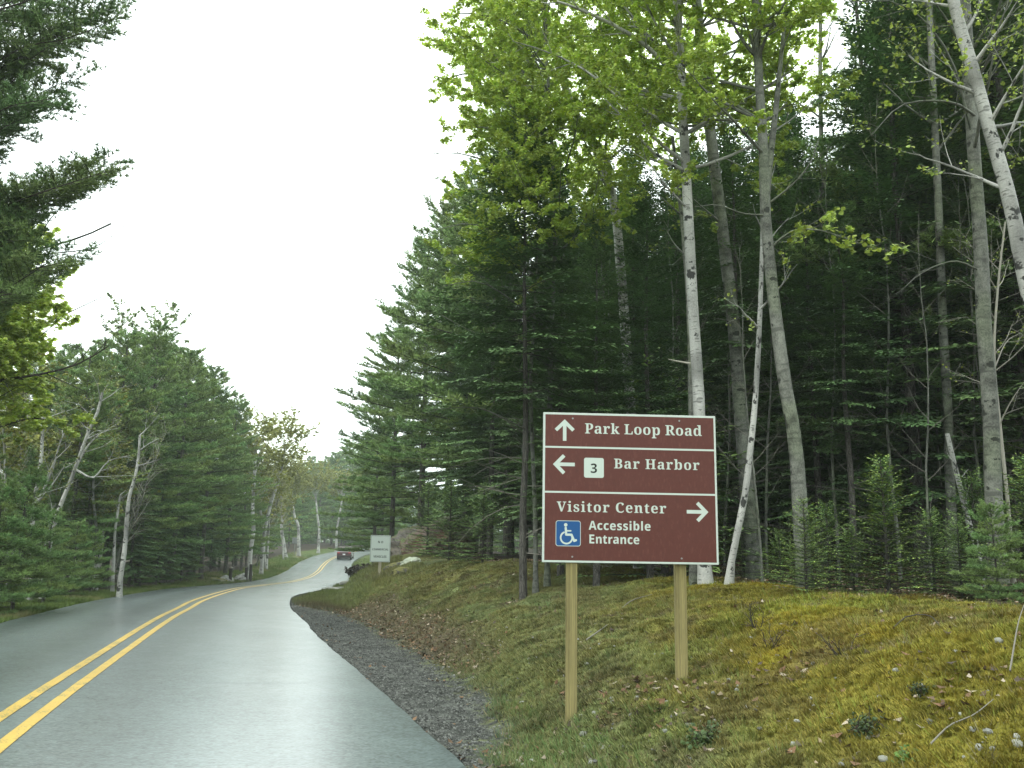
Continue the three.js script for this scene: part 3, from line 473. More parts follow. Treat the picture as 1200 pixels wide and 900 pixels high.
featureTree('aspen', 'thick grey trunk near the right edge behind the young firs', 'tree', { seed: 19, d: 13, bark: M.aspen, w: [20, 12], px: [[1170, 697], [1165, 593], [1160, 467], [1153, 383], [1150, 300], [1144, 220], [1139, 140], [1134, 60], [1128, -40], [1124, -140]], leaves: sparse, limbs: [{ pts: [[1148, 140], [1122, 122, -0.3], [1090, 118, -0.5], [1055, 124, -0.6], [1022, 158, -0.7]], w: 4 }, { pts: [[1150, 318], [1120, 306, -0.2], [1080, 320, -0.4], [1062, 335, -0.4]], w: 2.5, leaves: { leaf: 0 } }, { pts: [[1141, 165], [1110, 60, -0.4], [1060, 6, -0.6], [990, 2, -0.8]], w: 4 }], auto: { n: 11, from: [180, -120], len: 1.9 } });
featureTree('birch', 'white birch leaning in from the right edge across the upper right corner', 'tree', { seed: 20, d: 12, bark: M.birch, w: [22, 12], px: [[1276, 702], [1258, 590], [1240, 480], [1222, 400], [1201, 325], [1187, 250], [1171, 190], [1156, 140], [1140, 80], [1122, 20], [1108, -50], [1096, -130]], leaves: sparse, auto: { n: 11, from: [250, -110], len: 1.6 } });
featureTree('birch', 'short crooked white birch stem between the two grey trunks at the right', 'tree', { seed: 21, d: 14.5, bark: M.birch, w: [8, 5], px: [[1152, 692], [1144, 640], [1135, 612], [1125, 570], [1115, 530], [1110, 508]], leaves: { leaf: 0, depth: 1 }, auto: { n: 3, from: [600, 520], len: 0.4 } });
featureTree('sapling', 'bare thin sapling with pale crooked twigs at the far right edge', 'sapling', { seed: 22, d: 13.6, bark: M.paletwig, w: [5, 2], px: [[1188, 694], [1182, 600], [1172, 500], [1165, 420], [1170, 330], [1178, 260]], leaves: { leaf: 0.03, leafPer: 3, depth: 2, gap0: 0.3 }, limbs: [{ pts: [[1170, 500], [1185, 470, -0.2], [1202, 445, -0.3]], w: 2 }, { pts: [[1166, 430], [1180, 400, 0.1], [1196, 390, 0.2]], w: 2 }, { pts: [[1168, 340], [1150, 310, -0.2], [1140, 290, -0.2]], w: 2 }], auto: { n: 8, from: [480, 270], len: 0.9 } });
featureTree('sapling', 'thin pale stem standing right beside the straight dark trunk left of the brown sign', 'sapling', { seed: 23, d: 16.3, bark: M.aspen, w: [6, 3], px: [[628, 694], [627, 600], [623, 500], [622, 440], [626, 375], [629, 300]], leaves: { leaf: 0, depth: 1 }, auto: { n: 5, from: [420, 320], len: 0.6 } });
featureTree('bare_tree', 'bare slender tree with dark branches against the sky gap at the upper right', 'tree', { seed: 24, d: 21, bark: M.pine, w: [8, 4], px: [[1018, 684], [1016, 500], [1014, 300], [1012, 130], [1008, 60], [1003, 0], [1000, -80]], leaves: { ...sparse, leafPer: 2 }, auto: { n: 12, from: [200, -60], len: 1.9, el: 0.8 } });
featureTree('bare_tree', 'bare grey tree with few leaves at the top just right of the leafy aspen crown', 'tree', { seed: 25, d: 20, bark: M.aspen, w: [9, 4], px: [[966, 686], [965, 400], [963, 200], [961, 80], [962, 0], [963, -80]], leaves: { ...sparse, leafPer: 2 }, auto: { n: 9, from: [160, -60], len: 1.6, el: 0.8 } });

// left of the road
const H = groundPx(-120, 17.5);
{ // big white pine whose boughs reach in at the upper left
  const R = rng(31), base = V(-11.9, 0, -17.2); base.y = land(base.x, base.z); const g = thing('white_pine', 'big near white pine reaching dark plumes over the road at the upper left', 'tree', base), soup = new Soup(), wood = new Wood(), tr = new Wood();
  const tp = []; for (let k = 0; k <= 10; k++) tp.push(V(0.02 * k, -0.3 + 1.7 * k, 0)); tr.tube(tp, tp.map((_, k) => 0.24 * (1 - k / 11)), 12, 0, 0.15); part(g, 'trunk', tr.build(), M.pine);
  const o = { tufts: 5, needles: 12, len: 0.13, wid: 0.018, twigGap: 0.1, tone: [0.115, 0.205, 0.075] };
  const boughs = [[[0, 95], [60, 30], [128, 2]], [[0, 75], [50, 45], [95, 40], [138, 18]], [[-10, 160], [30, 120], [70, 98], [92, 92]], [[0, 240], [45, 222], [90, 205], [132, 192]], [[0, 255], [40, 240], [85, 215], [118, 208]], [[0, 320], [30, 275], [45, 262]], [[-20, 360], [30, 322], [60, 306], [88, 298]], [[-30, 190], [0, 150], [40, 132], [62, 128]], [[-30, 60], [0, 30], [40, -10], [80, -40]], [[-30, 20], [20, 0], [70, -20], [110, -45]], [[-20, 130], [10, 100], [40, 70], [55, 60]], [[-40, 290], [0, 270], [30, 240], [40, 225]], [[-40, 350], [0, 330], [20, 310], [30, 300]], [[-40, 400], [-10, 360], [20, 340], [45, 335]]];
  for (const b of boughs) for (const q of [0, 1, 2]) {
    const dd = q ? (R() - 0.5) * 3 : (R() - 0.5) * 1, s0 = at(-60, b[0][1] + 40 + q * 25, 17.2), y0 = s0.y - base.y; const raw = [V(0.03 * y0, y0, 0), ...b.map(([x, y], i) => at(x - q * (10 + 22 * R()), y + q * (6 + 10 * R()), 17.2 + dd * (i + 1) / b.length).sub(base))];
    const pts = curveOf(raw, 9); let L = 0; for (let k = 1; k < pts.length; k++) L += pts[k].distanceTo(pts[k - 1]); pineBough(soup, wood, R, pts, L, o);
  }
  for (let k = 0; k < 30; k++) { const y = 4.6 + 8 * R(), az = R() * 6.28, L = 2.2 + R(), pts = [V(0.02 * y, y, 0)]; const dir = dirFrom(Math.cos(az) > 0.3 ? az + 3.14 : az, 0.2); for (let i = 1; i <= 6; i++) { dir.y += 0.04; pts.push(pts[i - 1].clone().addScaledVector(dir, L / 6)); } pineBough(soup, wood, R, pts, L, { ...o, twigGap: 0.2 }); }
  part(g, 'branches', wood.build(), M.darktwig); part(g, 'crown', soup.build(), M.needle);
}
featureTree('maple', 'light green young maple with dark branches at the left edge below the pine', 'tree', { seed: 41, d: 22, bark: M.pine, limbMat: M.darktwig, w: [12, 5], px: [[-62, 712], [-60, 600], [-55, 480], [-52, 400], [-46, 320], [-40, 270]], leaves: { leaf: 0.1, leafPer: 44, tone: [0.42, 0.55, 0.14] },
  limbs: [{ pts: [[-58, 460], [0, 446, -0.3], [60, 436, -0.5], [95, 425, -0.6], [128, 405, -0.8]], w: 5, leaves: { len1: 1.5 } }, { pts: [[-54, 440], [0, 405, 0.4], [40, 385, 0.6], [90, 362, 0.6], [125, 345, 0.6]], w: 3.5, leaves: { leaf: 0, len1: 0.9 } }, { pts: [[-52, 400], [0, 370, 0.6], [35, 345, 0.8], [70, 330, 1]], w: 4 }, { pts: [[-58, 520], [0, 500, 0.5], [40, 490, 0.8], [85, 500, 1]], w: 4 }], auto: { n: 36, from: [530, 285], len: 2.8, el: 0.4, az: 0, fan: 3.6 } });
featureTree('bare_tree', 'bare twiggy tree fanning thin branches against the white sky at the upper left', 'tree', { seed: 42, d: 21, bark: M.darktwig, w: [7, 2], px: [[-50, 712], [-40, 500], [-25, 380], [-5, 330], [25, 300], [60, 288], [95, 278], [130, 262]], leaves: { leaf: 0.02, leafPer: 5, cluster: 0, len1: 0.75, gap0: 0.16, gap1: 0.12 }, limbs: [{ pts: [[40, 294], [55, 262], [75, 240], [95, 225]], w: 2 }, { pts: [[20, 302], [70, 296], [110, 290], [150, 262]], w: 2 }, { pts: [[0, 325], [20, 270], [45, 235]], w: 2 }] });
const bareB = { leaf: 0.05, leafPer: 7, tone: [0.24, 0.3, 0.08], depth: 2, gap0: 0.4 };
featureTree('birch', 'white birch trunk with an S bend standing alone at the left road verge', 'tree', { seed: 43, d: 31, bark: M.birch, w: [6.5, 2.5], px: [[140, 697], [141, 680], [146, 645], [149, 605], [152, 580], [158, 560], [162, 538], [164, 510]], leaves: bareB, auto: { n: 3, from: [560, 515], len: 1.2, az: 0, fan: 3 } });
featureTree('birch', 'leaning white birch with arching bare limbs left of the S bent birch', 'tree', { seed: 44, d: 28, bark: M.birch, w: [6, 3], px: [[48, 704], [58, 640], [69, 598], [84, 560], [99, 519], [106, 500], [113, 487], [120, 460]], leaves: bareB, limbs: [{ pts: [[90, 545], [105, 520], [120, 507], [138, 502]], w: 3 }, { pts: [[88, 550], [110, 560], [120, 548], [128, 540], [152, 534]], w: 3 }, { pts: [[95, 525], [110, 506], [125, 505]], w: 2 }], auto: { n: 5, from: [530, 470], len: 1.2 } });
featureTree('birch', 'pale many-forked bare birch at the far left among young pines', 'tree', { seed: 45, d: 27, bark: M.birch, w: [6, 3], px: [[36, 706], [38, 650], [39, 600], [44, 565], [48, 540], [50, 507], [52, 480]], leaves: bareB, limbs: [{ pts: [[41, 592], [52, 572], [62, 548], [70, 520], [76, 505]], w: 4 }, { pts: [[44, 588], [58, 572], [68, 558], [76, 545]], w: 3 }], auto: { n: 4, from: [540, 490], len: 1 } });
featureTree('birch', 'short broken pale birch stem low among the left pines', 'tree', { seed: 46, d: 28.5, bark: M.birch, w: [5, 3], px: [[50, 702], [53, 650], [55, 630], [58, 615], [63, 605]], leaves: { leaf: 0, depth: 1 }, limbs: [{ pts: [[57, 622], [58, 608], [60, 598], [66, 590]], w: 2.5 }] });
featureTree('birch', 'small pale birch deeper in the shade right of the leaning left birch', 'tree', { seed: 47, d: 36, bark: M.birch, w: [4, 2.5], px: [[113, 694], [114, 640], [112, 610], [109, 580], [110, 560]], leaves: bareB, auto: { n: 3, from: [600, 570], len: 0.8 } });
featureTree('birch', 'thin white birch stem just left of the S bent birch, in shade', 'tree', { seed: 48, d: 36, bark: M.birch, w: [4, 2.5], px: [[132, 694], [134, 640], [135, 620], [138, 600], [141, 580]], leaves: bareB, auto: { n: 3, from: [610, 580], len: 0.8 } });
const yel = { leaf: 0.15, leafPer: 9, cluster: 0.6, tone: [0.26, 0.30, 0.08], gap0: 0.4, gap1: 0.35, len1: 2.2 };
for (const [seed, d, w, px, label, top] of [
  [51, 76, 5.5, [[293, 676], [293, 652], [297, 621], [296, 600], [298, 560], [300, 520]], 'white birch nearest of the roadside birches beyond the left curve', 515],
  [52, 80, 5, [[306, 668], [309, 631], [315, 600], [324, 570], [331, 545], [334, 520]], 'white birch leaning right among the yellow green birches beyond the curve', 515],
  [53, 113, 4.5, [[335, 656], [333, 640], [330, 620], [331, 605], [330, 570]], 'white birch on the grass strip left of the climbing road', 530],
  [54, 118, 4.5, [[350, 651], [350, 635], [349, 614], [346, 608], [342, 585]], 'white birch on the grass strip nearest the grey sign back', 545],
  [55, 128, 3.5, [[373, 643], [374, 620], [372, 604], [370, 580]], 'faint pale birch left of the dark red car', 560],
  [56, 134, 3, [[394, 640], [395, 620], [399, 597], [401, 580]], 'pale birch leaning right just left of the dark red car', 575]])
  featureTree('birch', label, 'tree', { seed, d, bark: M.birch, w: [w, w * 0.5], px, leaves: yel, auto: { n: 12, from: [600, top], len: d * 0.045, el: 0.9 } });
// ------------------------------------------------------------------ evergreens and the wood behind
const pines = [pineProto(101, { h: 16, base: 3.0, spread: 5.0 }), pineProto(102, { h: 16, base: 2.4, spread: 4.6, tier: 0.6 }), pineProto(103, { h: 16, base: 4, spread: 4.8, tier: 0.66, tone: [0.155, 0.265, 0.09] })];
const farPines = [pineProto(111, { h: 16, base: 1.5, spread: 4.4, tufts: 3, needles: 7, len: 0.32, wid: 0.085, twigGap: 0.3 }), pineProto(112, { h: 16, base: 1.0, spread: 4.2, tufts: 3, needles: 7, len: 0.32, wid: 0.085, twigGap: 0.3 })];
const youngPines = [pineProto(121, { h: 5, base: 0.25, spread: 1.9, tier: 0.34, tufts: 4, needles: 9, len: 0.15, wid: 0.026, twigGap: 0.11, r0: 0.05 }), pineProto(122, { h: 5, base: 0.2, spread: 1.7, tier: 0.36, tufts: 4, needles: 9, len: 0.15, wid: 0.026, twigGap: 0.11, r0: 0.05 })];
const darks = [spruceProto(131, { h: 15, base: 2.2, spread: 3.3, dead: 26 }), spruceProto(132, { h: 15, base: 2.8, spread: 3.3, dead: 30, tone: [0.13, 0.205, 0.072] }), spruceProto(133, { h: 15, base: 1.6, spread: 3.2, dead: 22, tone: [0.11, 0.195, 0.074] }), spruceProto(134, { h: 15, base: 3.4, spread: 3.1, dead: 34, tone: [0.132, 0.215, 0.07] })];
const bareTrunks = [spruceProto(141, { h: 13, base: 5, spread: 2.2, dead: 40, tier: 0.4 }), spruceProto(142, { h: 13, base: 6, spread: 2, dead: 44, tier: 0.42 })];
const firs = [spruceProto(151, { h: 2, base: 0.1, spread: 0.85, tier: 0.085, per: 5, tone: [0.12, 0.2, 0.066], tip: [0.24, 0.33, 0.08], droop: 0.02, spray: 0.045, blade: 0.075, bw: 0.021, twigLen: 0.24, conic: 0.8, lift: 0.16, r0: 0.022 }), spruceProto(152, { h: 2, base: 0.08, spread: 0.95, tier: 0.085, per: 5, tone: [0.115, 0.19, 0.07], tip: [0.2, 0.3, 0.08], droop: 0.03, spray: 0.045, blade: 0.075, bw: 0.021, twigLen: 0.26, conic: 0.75, lift: 0.12, r0: 0.022 })];
for (const f of firs) f.wide = 1.2;
const tallSpruce = spruceProto(161, { h: 10.5, base: 4.1, spread: 2.5, dead: 26, r0: 0.082, tone: [0.104, 0.18, 0.066] });
const Rw = rng(77), turn = () => Rw() * 6.283;
plant(tallSpruce, 'spruce', 'straight dark conifer trunk standing at the top of the bank left of the brown sign', 'tree', groundPx(610, 16), 8.8, 1.1);

// young firs on the crest of the bank
for (const [P, px, d, h, label, group] of [
  [firs[0], 946, 11.6, 1.15, 'small bright green fir sapling at the foot of the pale forked aspen'],
  [firs[1], 972, 12.9, 1.25, 'fir sapling between the forked aspen and the low dark fir'],
  [firs[1], 1128, 12.0, 1.0, 'fir sapling in front of the short crooked white birch stem'],
  [firs[1], 1148, 13.6, 1.7, 'fir sapling just left of the thick grey trunk'],
  [firs[0], 1042, 12.2, 1.85, 'tallest fir sapling with a spiky leader, standing between the aspens at the right'],
  [youngPines[0], 1172, 11.2, 1.25, 'soft feathery young pine at the bank top near the right edge'],
  [firs[1], 1001, 12.6, 0.95, 'low dark fir sapling just left of the tallest fir sapling'],
  [firs[1], 1096, 12.4, 1.15, 'broad fir sapling just right of the tallest fir sapling'],
  [firs[1], 915, 13.4, 0.8, 'lowest fir sapling, left of the forked aspen in the shade'],
  [firs[0], 1215, 11.8, 1.7, 'fir sapling cut by the right edge of the view'],
  [firs[1], 500, 33, 2.6, 'bushy dark spruce growing on the rock ledge right of the white sign'],
  [firs[1], 527, 27, 2.3, 'young spruce at the bank crest left of the straight dark trunk'],
  [firs[1], 566, 23, 2.0, 'shaded young spruce nearest the straight dark trunk on its left'],
  [firs[1], 780, 16.5, 4.2, 'dark young fir whose top boughs show over the right half of the brown sign'],
  [darks[0], 700, 15.6, 6.6, 'dark hemlock with hanging boughs over the left half of the brown sign'],
  [darks[2], 762, 15.9, 7.2, 'dark hemlock just left of the thick white birch above the brown sign'],
  [darks[1], 655, 17.5, 7.2, 'dark hemlock above the left edge of the brown sign'],
]) plant(P, px === 1172 ? 'young_pine' : h > 5 ? 'hemlock' : 'fir_sapling', label, h > 5 ? 'tree' : 'sapling', groundPx(px, d), h, turn());

// white pines beyond the white sign
for (const [px, d, py, k, label] of [[492, 44, 285, 0, 'tall white pine towering over the white sign'], [458, 48, 375, 1, 'white pine leaning its boughs toward the road left of the white sign'], [437, 66, 450, 1, 'farther white pine closing the gap left of the white sign above the car'], [545, 38, 205, 2, 'tall white pine between the white sign and the leafy aspen'], [596, 34, 120, 0, 'highest white pine behind the leafy aspen'], [522, 57, 235, 1, 'white pine behind the tall pine over the white sign'], [446, 88, 500, 0, 'distant white pine at the right side of the sky gap']])
  plant(pines[k], 'white_pine', label, 'tree', groundPx(px, d), topH(px, py, d), turn());
// pines left of the road
for (const [px, d, py, k, label] of [[235, 58, 432, 0, 'white pine at the inside of the left curve with layered boughs'], [264, 68, 464, 1, 'white pine at the right end of the left pine stand'], [200, 51, 407, 2, 'tall rounded white pine in the middle of the left stand'], [282, 78, 515, 1, 'lower white pine just left of the yellow green birches'], [160, 43, 384, 1, 'white pine left of the middle of the left stand'], [120, 41, 390, 0, 'white pine behind the bare left birches'], [76, 36, 410, 2, 'white pine behind the light green maple']])
  plant(pines[k], 'white_pine', label, 'tree', groundPx(px, d), topH(px, py, d), turn());
const leftBack = 'evergreens massed in the wood left of the road';
for (const [px, d, py] of [[185, 60, 410], [222, 66, 435], [140, 57, 395], [100, 54, 400], [250, 84, 470], [40, 40, 420], [10, 46, 410], [60, 60, 405], [276, 92, 505], [-40, 36, 400], [-90, 30, 380], [300, 108, 545], [312, 118, 555], [160, 80, 400], [205, 84, 420]])
  plant(farPines[px % 2 ? 1 : 0], 'pine', 'dark pine among the massed evergreens left of the road', 'tree', groundPx(px, d), topH(px, py, d), turn(), leftBack);
for (const [px, d, py] of [[182, 48, 520], [150, 40, 500], [95, 36, 520], [212, 54, 540], [246, 66, 560], [60, 33, 540], [20, 30, 520], [125, 48, 470], [272, 76, 570], [196, 52, 480], [170, 52, 470], [228, 60, 500], [256, 72, 520], [288, 88, 560]])
  plant(darks[Math.abs(px) % 4], 'hemlock', 'shaded dark evergreen standing low in the wood left of the road', 'tree', groundPx(px, d), topH(px, py, d), turn(), 'shaded evergreens low in the left wood');
for (const [px, d, h, label] of [[14, 22.5, 3.4, 'bushy young pine at the left edge beside the grass verge'], [-16, 21, 3.0, 'young pine cut by the left edge of the view'], [50, 26.5, 2.6, 'low young pine second from the left edge on the verge'], [82, 30.5, 2.4, 'low bushy young pine left of the S bent birch'], [162, 43, 2.3, 'dark bushy young pine right of the S bent birch'], [190, 49, 2.6, 'young pine halfway from the S bent birch to the roadside posts'], [218, 55, 2.4, 'low young pine behind the left roadside rocks'], [104, 34, 2.2, 'smallest young pine behind the S bent birch']])
  plant(youngPines[px % 2 ? 1 : 0], 'young_pine', label, 'sapling', groundPx(px, d), h, turn());
// grey green broadleaf crowns behind the left stand
const paleTree = decidProto(171, { h: 10, from: 0.3, limbs: 22, spread: 2.6, leaf: 0.09, leafPer: 24, tone: [0.17, 0.24, 0.11], gap0: 0.5, gap1: 0.4, len1: 1.4 });
const yellowTree = decidProto(172, { h: 10, stems: 2, from: 0.3, limbs: 20, spread: 2.4, el: 0.9, leaf: 0.14, leafPer: 11, tone: [0.26, 0.30, 0.08], gap0: 0.5, gap1: 0.4, len1: 1.4, bark: M.birch });
const bareTree = decidProto(173, { h: 10, stems: 2, from: 0.3, limbs: 20, spread: 2.2, el: 0.8, leaf: 0.05, leafPer: 2, tone: [0.14, 0.15, 0.06], gap0: 0.4, gap1: 0.3, len1: 1.2, bark: M.aspen });
for (const [P, px, d, py, label] of [[paleTree, 150, 50, 402, 'grey green broadleaf crown rising behind the left pines'], [paleTree, 108, 46, 388, 'pale broadleaf tree behind the bare left birches'], [yellowTree, 312, 88, 500, 'yellow green birch crown at the left of the sky gap'], [yellowTree, 332, 108, 540, 'smaller yellow green birch beside the sky gap'], [yellowTree, 10, 34, 405, 'olive budding birch behind the light green maple'], [yellowTree, 84, 38, 460, 'olive budding birch among the bare left birches'], [yellowTree, 112, 37, 470, 'olive budding tree behind the leaning left birch'], [yellowTree, 140, 42, 440, 'olive budding crown above the S bent birch'], [bareTree, 126, 38, 500, 'bare grey twiggy tree beside the S bent birch'], [paleTree, 172, 56, 392, 'second grey green crown behind the middle of the left stand'], [bareTree, 300, 90, 520, 'bare grey twiggy tree left of the yellow green birches'], [bareTree, 62, 36, 470, 'bare grey twiggy tree behind the leaning left birch'], [yellowTree, 410, 190, 590, 'olive budding tree beyond the crest of the road']])
  plant(P, 'broadleaf_tree', label, 'tree', groundPx(px, d), topH(px, py, d), turn());
// the far end of the road
for (const [px, d, py] of [[352, 150, 545], [372, 165, 540], [388, 175, 530], [404, 185, 520], [420, 178, 515], [338, 140, 555], [360, 190, 535], [396, 210, 530], [440, 190, 520], [430, 215, 525], [380, 230, 535], [345, 200, 545], [456, 205, 520], [470, 185, 510], [412, 235, 530], [365, 240, 545], [325, 170, 550], [310, 200, 545], [445, 160, 500], [425, 168, 560], [400, 172, 575]])
  plant(farPines[px % 2 ? 1 : 0], 'pine', 'distant pine closing the view beyond the crest of the road', 'tree', groundPx(px, d), topH(px, py, d), turn(), 'distant pines at the end of the road');

// the dark wood right of the road
{
  const spots = [], R = rng(88); let tries = 0;
  while (spots.length < 118 && tries++ < 9000) {
    const d = 15.5 + 29 * Math.pow(R(), 0.9), px = 500 + 860 * R(), p = groundPx(px, d), r = nearRoad(p.x, p.z), a = r.t - halfR(d); if (a < (d > 30 ? 6 : 7.2) || (px < 600 && d < 20)) continue;
    if (px < 560 && d < 34) continue;
    if (spots.some((q) => Math.hypot(q.p.x - p.x, q.p.z - p.z) < 1.75)) continue; spots.push({ p, px, d });
  }
  spots.sort((a, b) => a.d - b.d);
  spots.forEach(({ p, px, d }, i) => {
    const front = d < 21, gap = px > 955 && px < 1060, tall = gap ? Math.min(13, (650 - 130 - 70 * R()) / FOCAL * d) : px > 1065 ? 11.5 + 5 * R() : Math.min(15, (650 - (px < 640 ? 240 : px < 740 ? 170 : 100) - 80 * R()) / FOCAL * d + 0.4);
    const P = front ? (R() < 0.35 ? bareTrunks[i % 2] : darks[i % 4]) : darks[Math.floor(R() * 4)];
    const mark = [[610, 'the straight dark trunk'], [668, 'the near sign post'], [740, 'the middle of the brown sign'], [828, 'the thick white birch'], [885, 'the stout grey aspen'], [942, 'the forked aspen'], [1042, 'the tallest fir sapling'], [1115, 'the slim grey trunk'], [1168, 'the thick grey trunk'], [1205, 'the right edge']], own = d < 21.5 && px > 612 && px < 1204 ? mark.findIndex(([m]) => m > px) : 0;
    if (own > 0) { const mates = spots.filter((q) => q.d < 21.5 && q.px > mark[own - 1][0] && q.px <= mark[own][0]).sort((a, b) => a.px - b.px), at1 = mates.findIndex((q) => q.p === p), which = mates.length === 1 ? 'only one' : ['first', 'second', 'third', 'fourth', 'fifth', 'sixth', 'seventh', 'eighth'][at1] + ' from left';
      plant(P, 'hemlock', `dark conifer, ${which} between ${mark[own - 1][1]} and ${mark[own][1]}`, 'tree', p, tall, turn()); }
    else plant(P, 'hemlock', 'dark evergreen trunk and boughs deep in the dense wood behind the brown sign', 'tree', p, tall, turn(), 'dark evergreens of the dense right-hand wood');
  });
  for (let k = 0; k < 16; k++) { const px = 560 + 700 * (k + R()) / 16, d = 46 + 22 * R(); plant(darks[k % 4], 'hemlock', 'dark evergreen far back in the right-hand wood', 'tree', groundPx(px, d), 14 + 5 * R(), turn(), 'dark evergreens far back in the right-hand wood'); }
  for (const [px, d, py, k] of [[1075, 19, 20, 0], [1150, 22, -60, 1], [1210, 18, -40, 2], [1110, 26, -20, 0]]) plant(pines[k], 'white_pine', ['white pine with layered boughs behind the slim grey trunk at the upper right', 'white pine filling the top right corner behind the thick grey trunk', 'white pine beyond the right edge behind the leaning birch', 'white pine deeper behind the two grey trunks at the right'][[1075, 1150, 1210, 1110].indexOf(px)], 'tree', groundPx(px, d), topH(px, py, d), turn());
  const thin = decidProto(181, { h: 9, from: 0.2, limbs: 16, spread: 1.5, el: 0.5, leaf: 0, depth: 1, r0: 0.035, bark: M.aspen, woodMat: M.deadwood }); for (let k = 0; k < 22; k++) { const px = 640 + 570 * (k + R()) / 22, d = 14.6 + 6 * R(); plant(thin, 'sapling', 'thin bare pale sapling among the evergreen trunks right of the road', 'sapling', groundPx(px, d), 5 + 4.5 * R(), turn(), 'thin bare saplings in the right-hand wood'); }
  for (let k = 0; k < 16; k++) { const px = 650 + 560 * R(), d = 17 + 12 * R(); plant(firs[k % 2], 'fir_sapling', 'shaded small fir growing under the dense right-hand wood', 'sapling', groundPx(px, d), 1 + 2 * R(), turn(), 'shaded small firs under the right-hand wood'); }
}
// trees outside the frame that shade the near road and bank
for (const [x, z, h, k] of [[-12, -8, 15, 0], [-13, 2, 16, 1], [12, -6, 14, 2], [15, 3, 16, 0]]) { const p = V(x, 0, z); p.y = land(x, z); plant(pines[k], 'white_pine', 'tall white pine beside the road outside the view', 'tree', p, h, turn(), 'white pines just outside the view'); }

{ // the far wood that reads as one mass beyond the road's crest and behind the stands
  const P = farPines[0], g = mergeGeometries([P.crown]), n = 420, R = rng(99), m = new THREE.InstancedMesh(g, M.needle, n), q = new THREE.Quaternion(), mt = new THREE.Matrix4();
  for (let k = 0; k < n; k++) { const d = 130 + 260 * Math.pow(R(), 0.8), px = -250 + 1500 * R(), p = at(px, 640, px > 310 && px < 470 ? Math.max(d, 190) : px > 470 ? d * 0.62 : px < 240 ? d * 0.75 : d); p.y = land(p.x, p.z) - 1.2; if (Math.abs(nearRoad(p.x, p.z).t) < 10) p.z -= 60; const s = 0.55 + 0.35 * R(); m.setMatrixAt(k, mt.compose(p, q.setFromAxisAngle(UPV, R() * 6.28), V(s, s, s))); }
  m.name = 'distant_wood'; m.castShadow = m.receiveShadow = true; tag(m, 'far evergreen wood closing the horizon behind the road', 'wood', null, 'stuff'); scene.add(m);
}
// ------------------------------------------------------------------ road signs
function hit(px, py) { // where the sight line through this place meets the land
  let a = 3; for (let d = 3; d < 140; d *= 1.012) { const p = at(px, py, d); if (p.y < land(p.x, p.z)) { let lo = a, hi = d; for (let k = 0; k < 14; k++) { const m = (lo + hi) / 2, q = at(px, py, m); if (q.y < land(q.x, q.z)) hi = m; else lo = m; } const p2 = at(px, py, hi); p2.y = land(p2.x, p2.z); return p2; } a = d; }
  return at(px, py, 20);
}
const canvasTex = (w, h, draw) => { const c = document.createElement('canvas'); c.width = w; c.height = h; draw(c.getContext('2d'), w, h); const t = new THREE.CanvasTexture(c); t.colorSpace = THREE.SRGBColorSpace; t.magFilter = THREE.LinearFilter; return t; };
function spaced(c, text, x0, x1, base, capH, font, weight) { // lettering set to a cap height and spread between two edges
  c.font = `${weight} 100px ${font}`; const k = capH / 0.715 / 100, size = 100 * k; c.font = `${weight} ${size}px ${font}`; const ws = [...text].map((q) => c.measureText(q).width), sum = ws.reduce((a, b) => a + b, 0), gap = (x1 - x0 - sum) / (text.length - 1); let x = x0, sq = 1, gp = gap;
  if (gap < 0) { sq = (x1 - x0) / sum; gp = 0; } for (let i = 0; i < text.length; i++) { c.save(); c.translate(x, base); c.scale(sq, 1); c.fillText(text[i], 0, 0); c.restore(); x += ws[i] * sq + gp; }
}
const woodTex = dataTex(256, 1024, (u, v) => { // sawn pressure-treated pine: long grain, a few knots
  const g = pnoise(u * 26 + 1.5 * pnoise(u * 3, v * 5, 3, 5, 301), v * 7, 64, 7, 302), f = pnoise(u * 90, v * 60, 90, 60, 303), b = pnoise(u * 2, v * 6, 2, 6, 304); const kn = sstep(0.9, 0.97, pnoise(u * 3, v * 13, 3, 13, 305)); let k = 0.78 + 0.55 * (g - 0.5) + 0.3 * (f - 0.5) + 0.3 * (b - 0.5); k *= 1 - 0.55 * kn; return lin(0.28 * k, 0.235 * k, 0.10 * k);
});
M.post = std({ map: woodTex, roughness: 0.8 }); M.alu = std({ color: new THREE.Color().setRGB(0.45, 0.46, 0.44), metalness: 0.3, roughness: 0.5 }); M.greyMetal = std({ color: new THREE.Color().setRGB(0.26, 0.27, 0.27), metalness: 0.4, roughness: 0.55 });
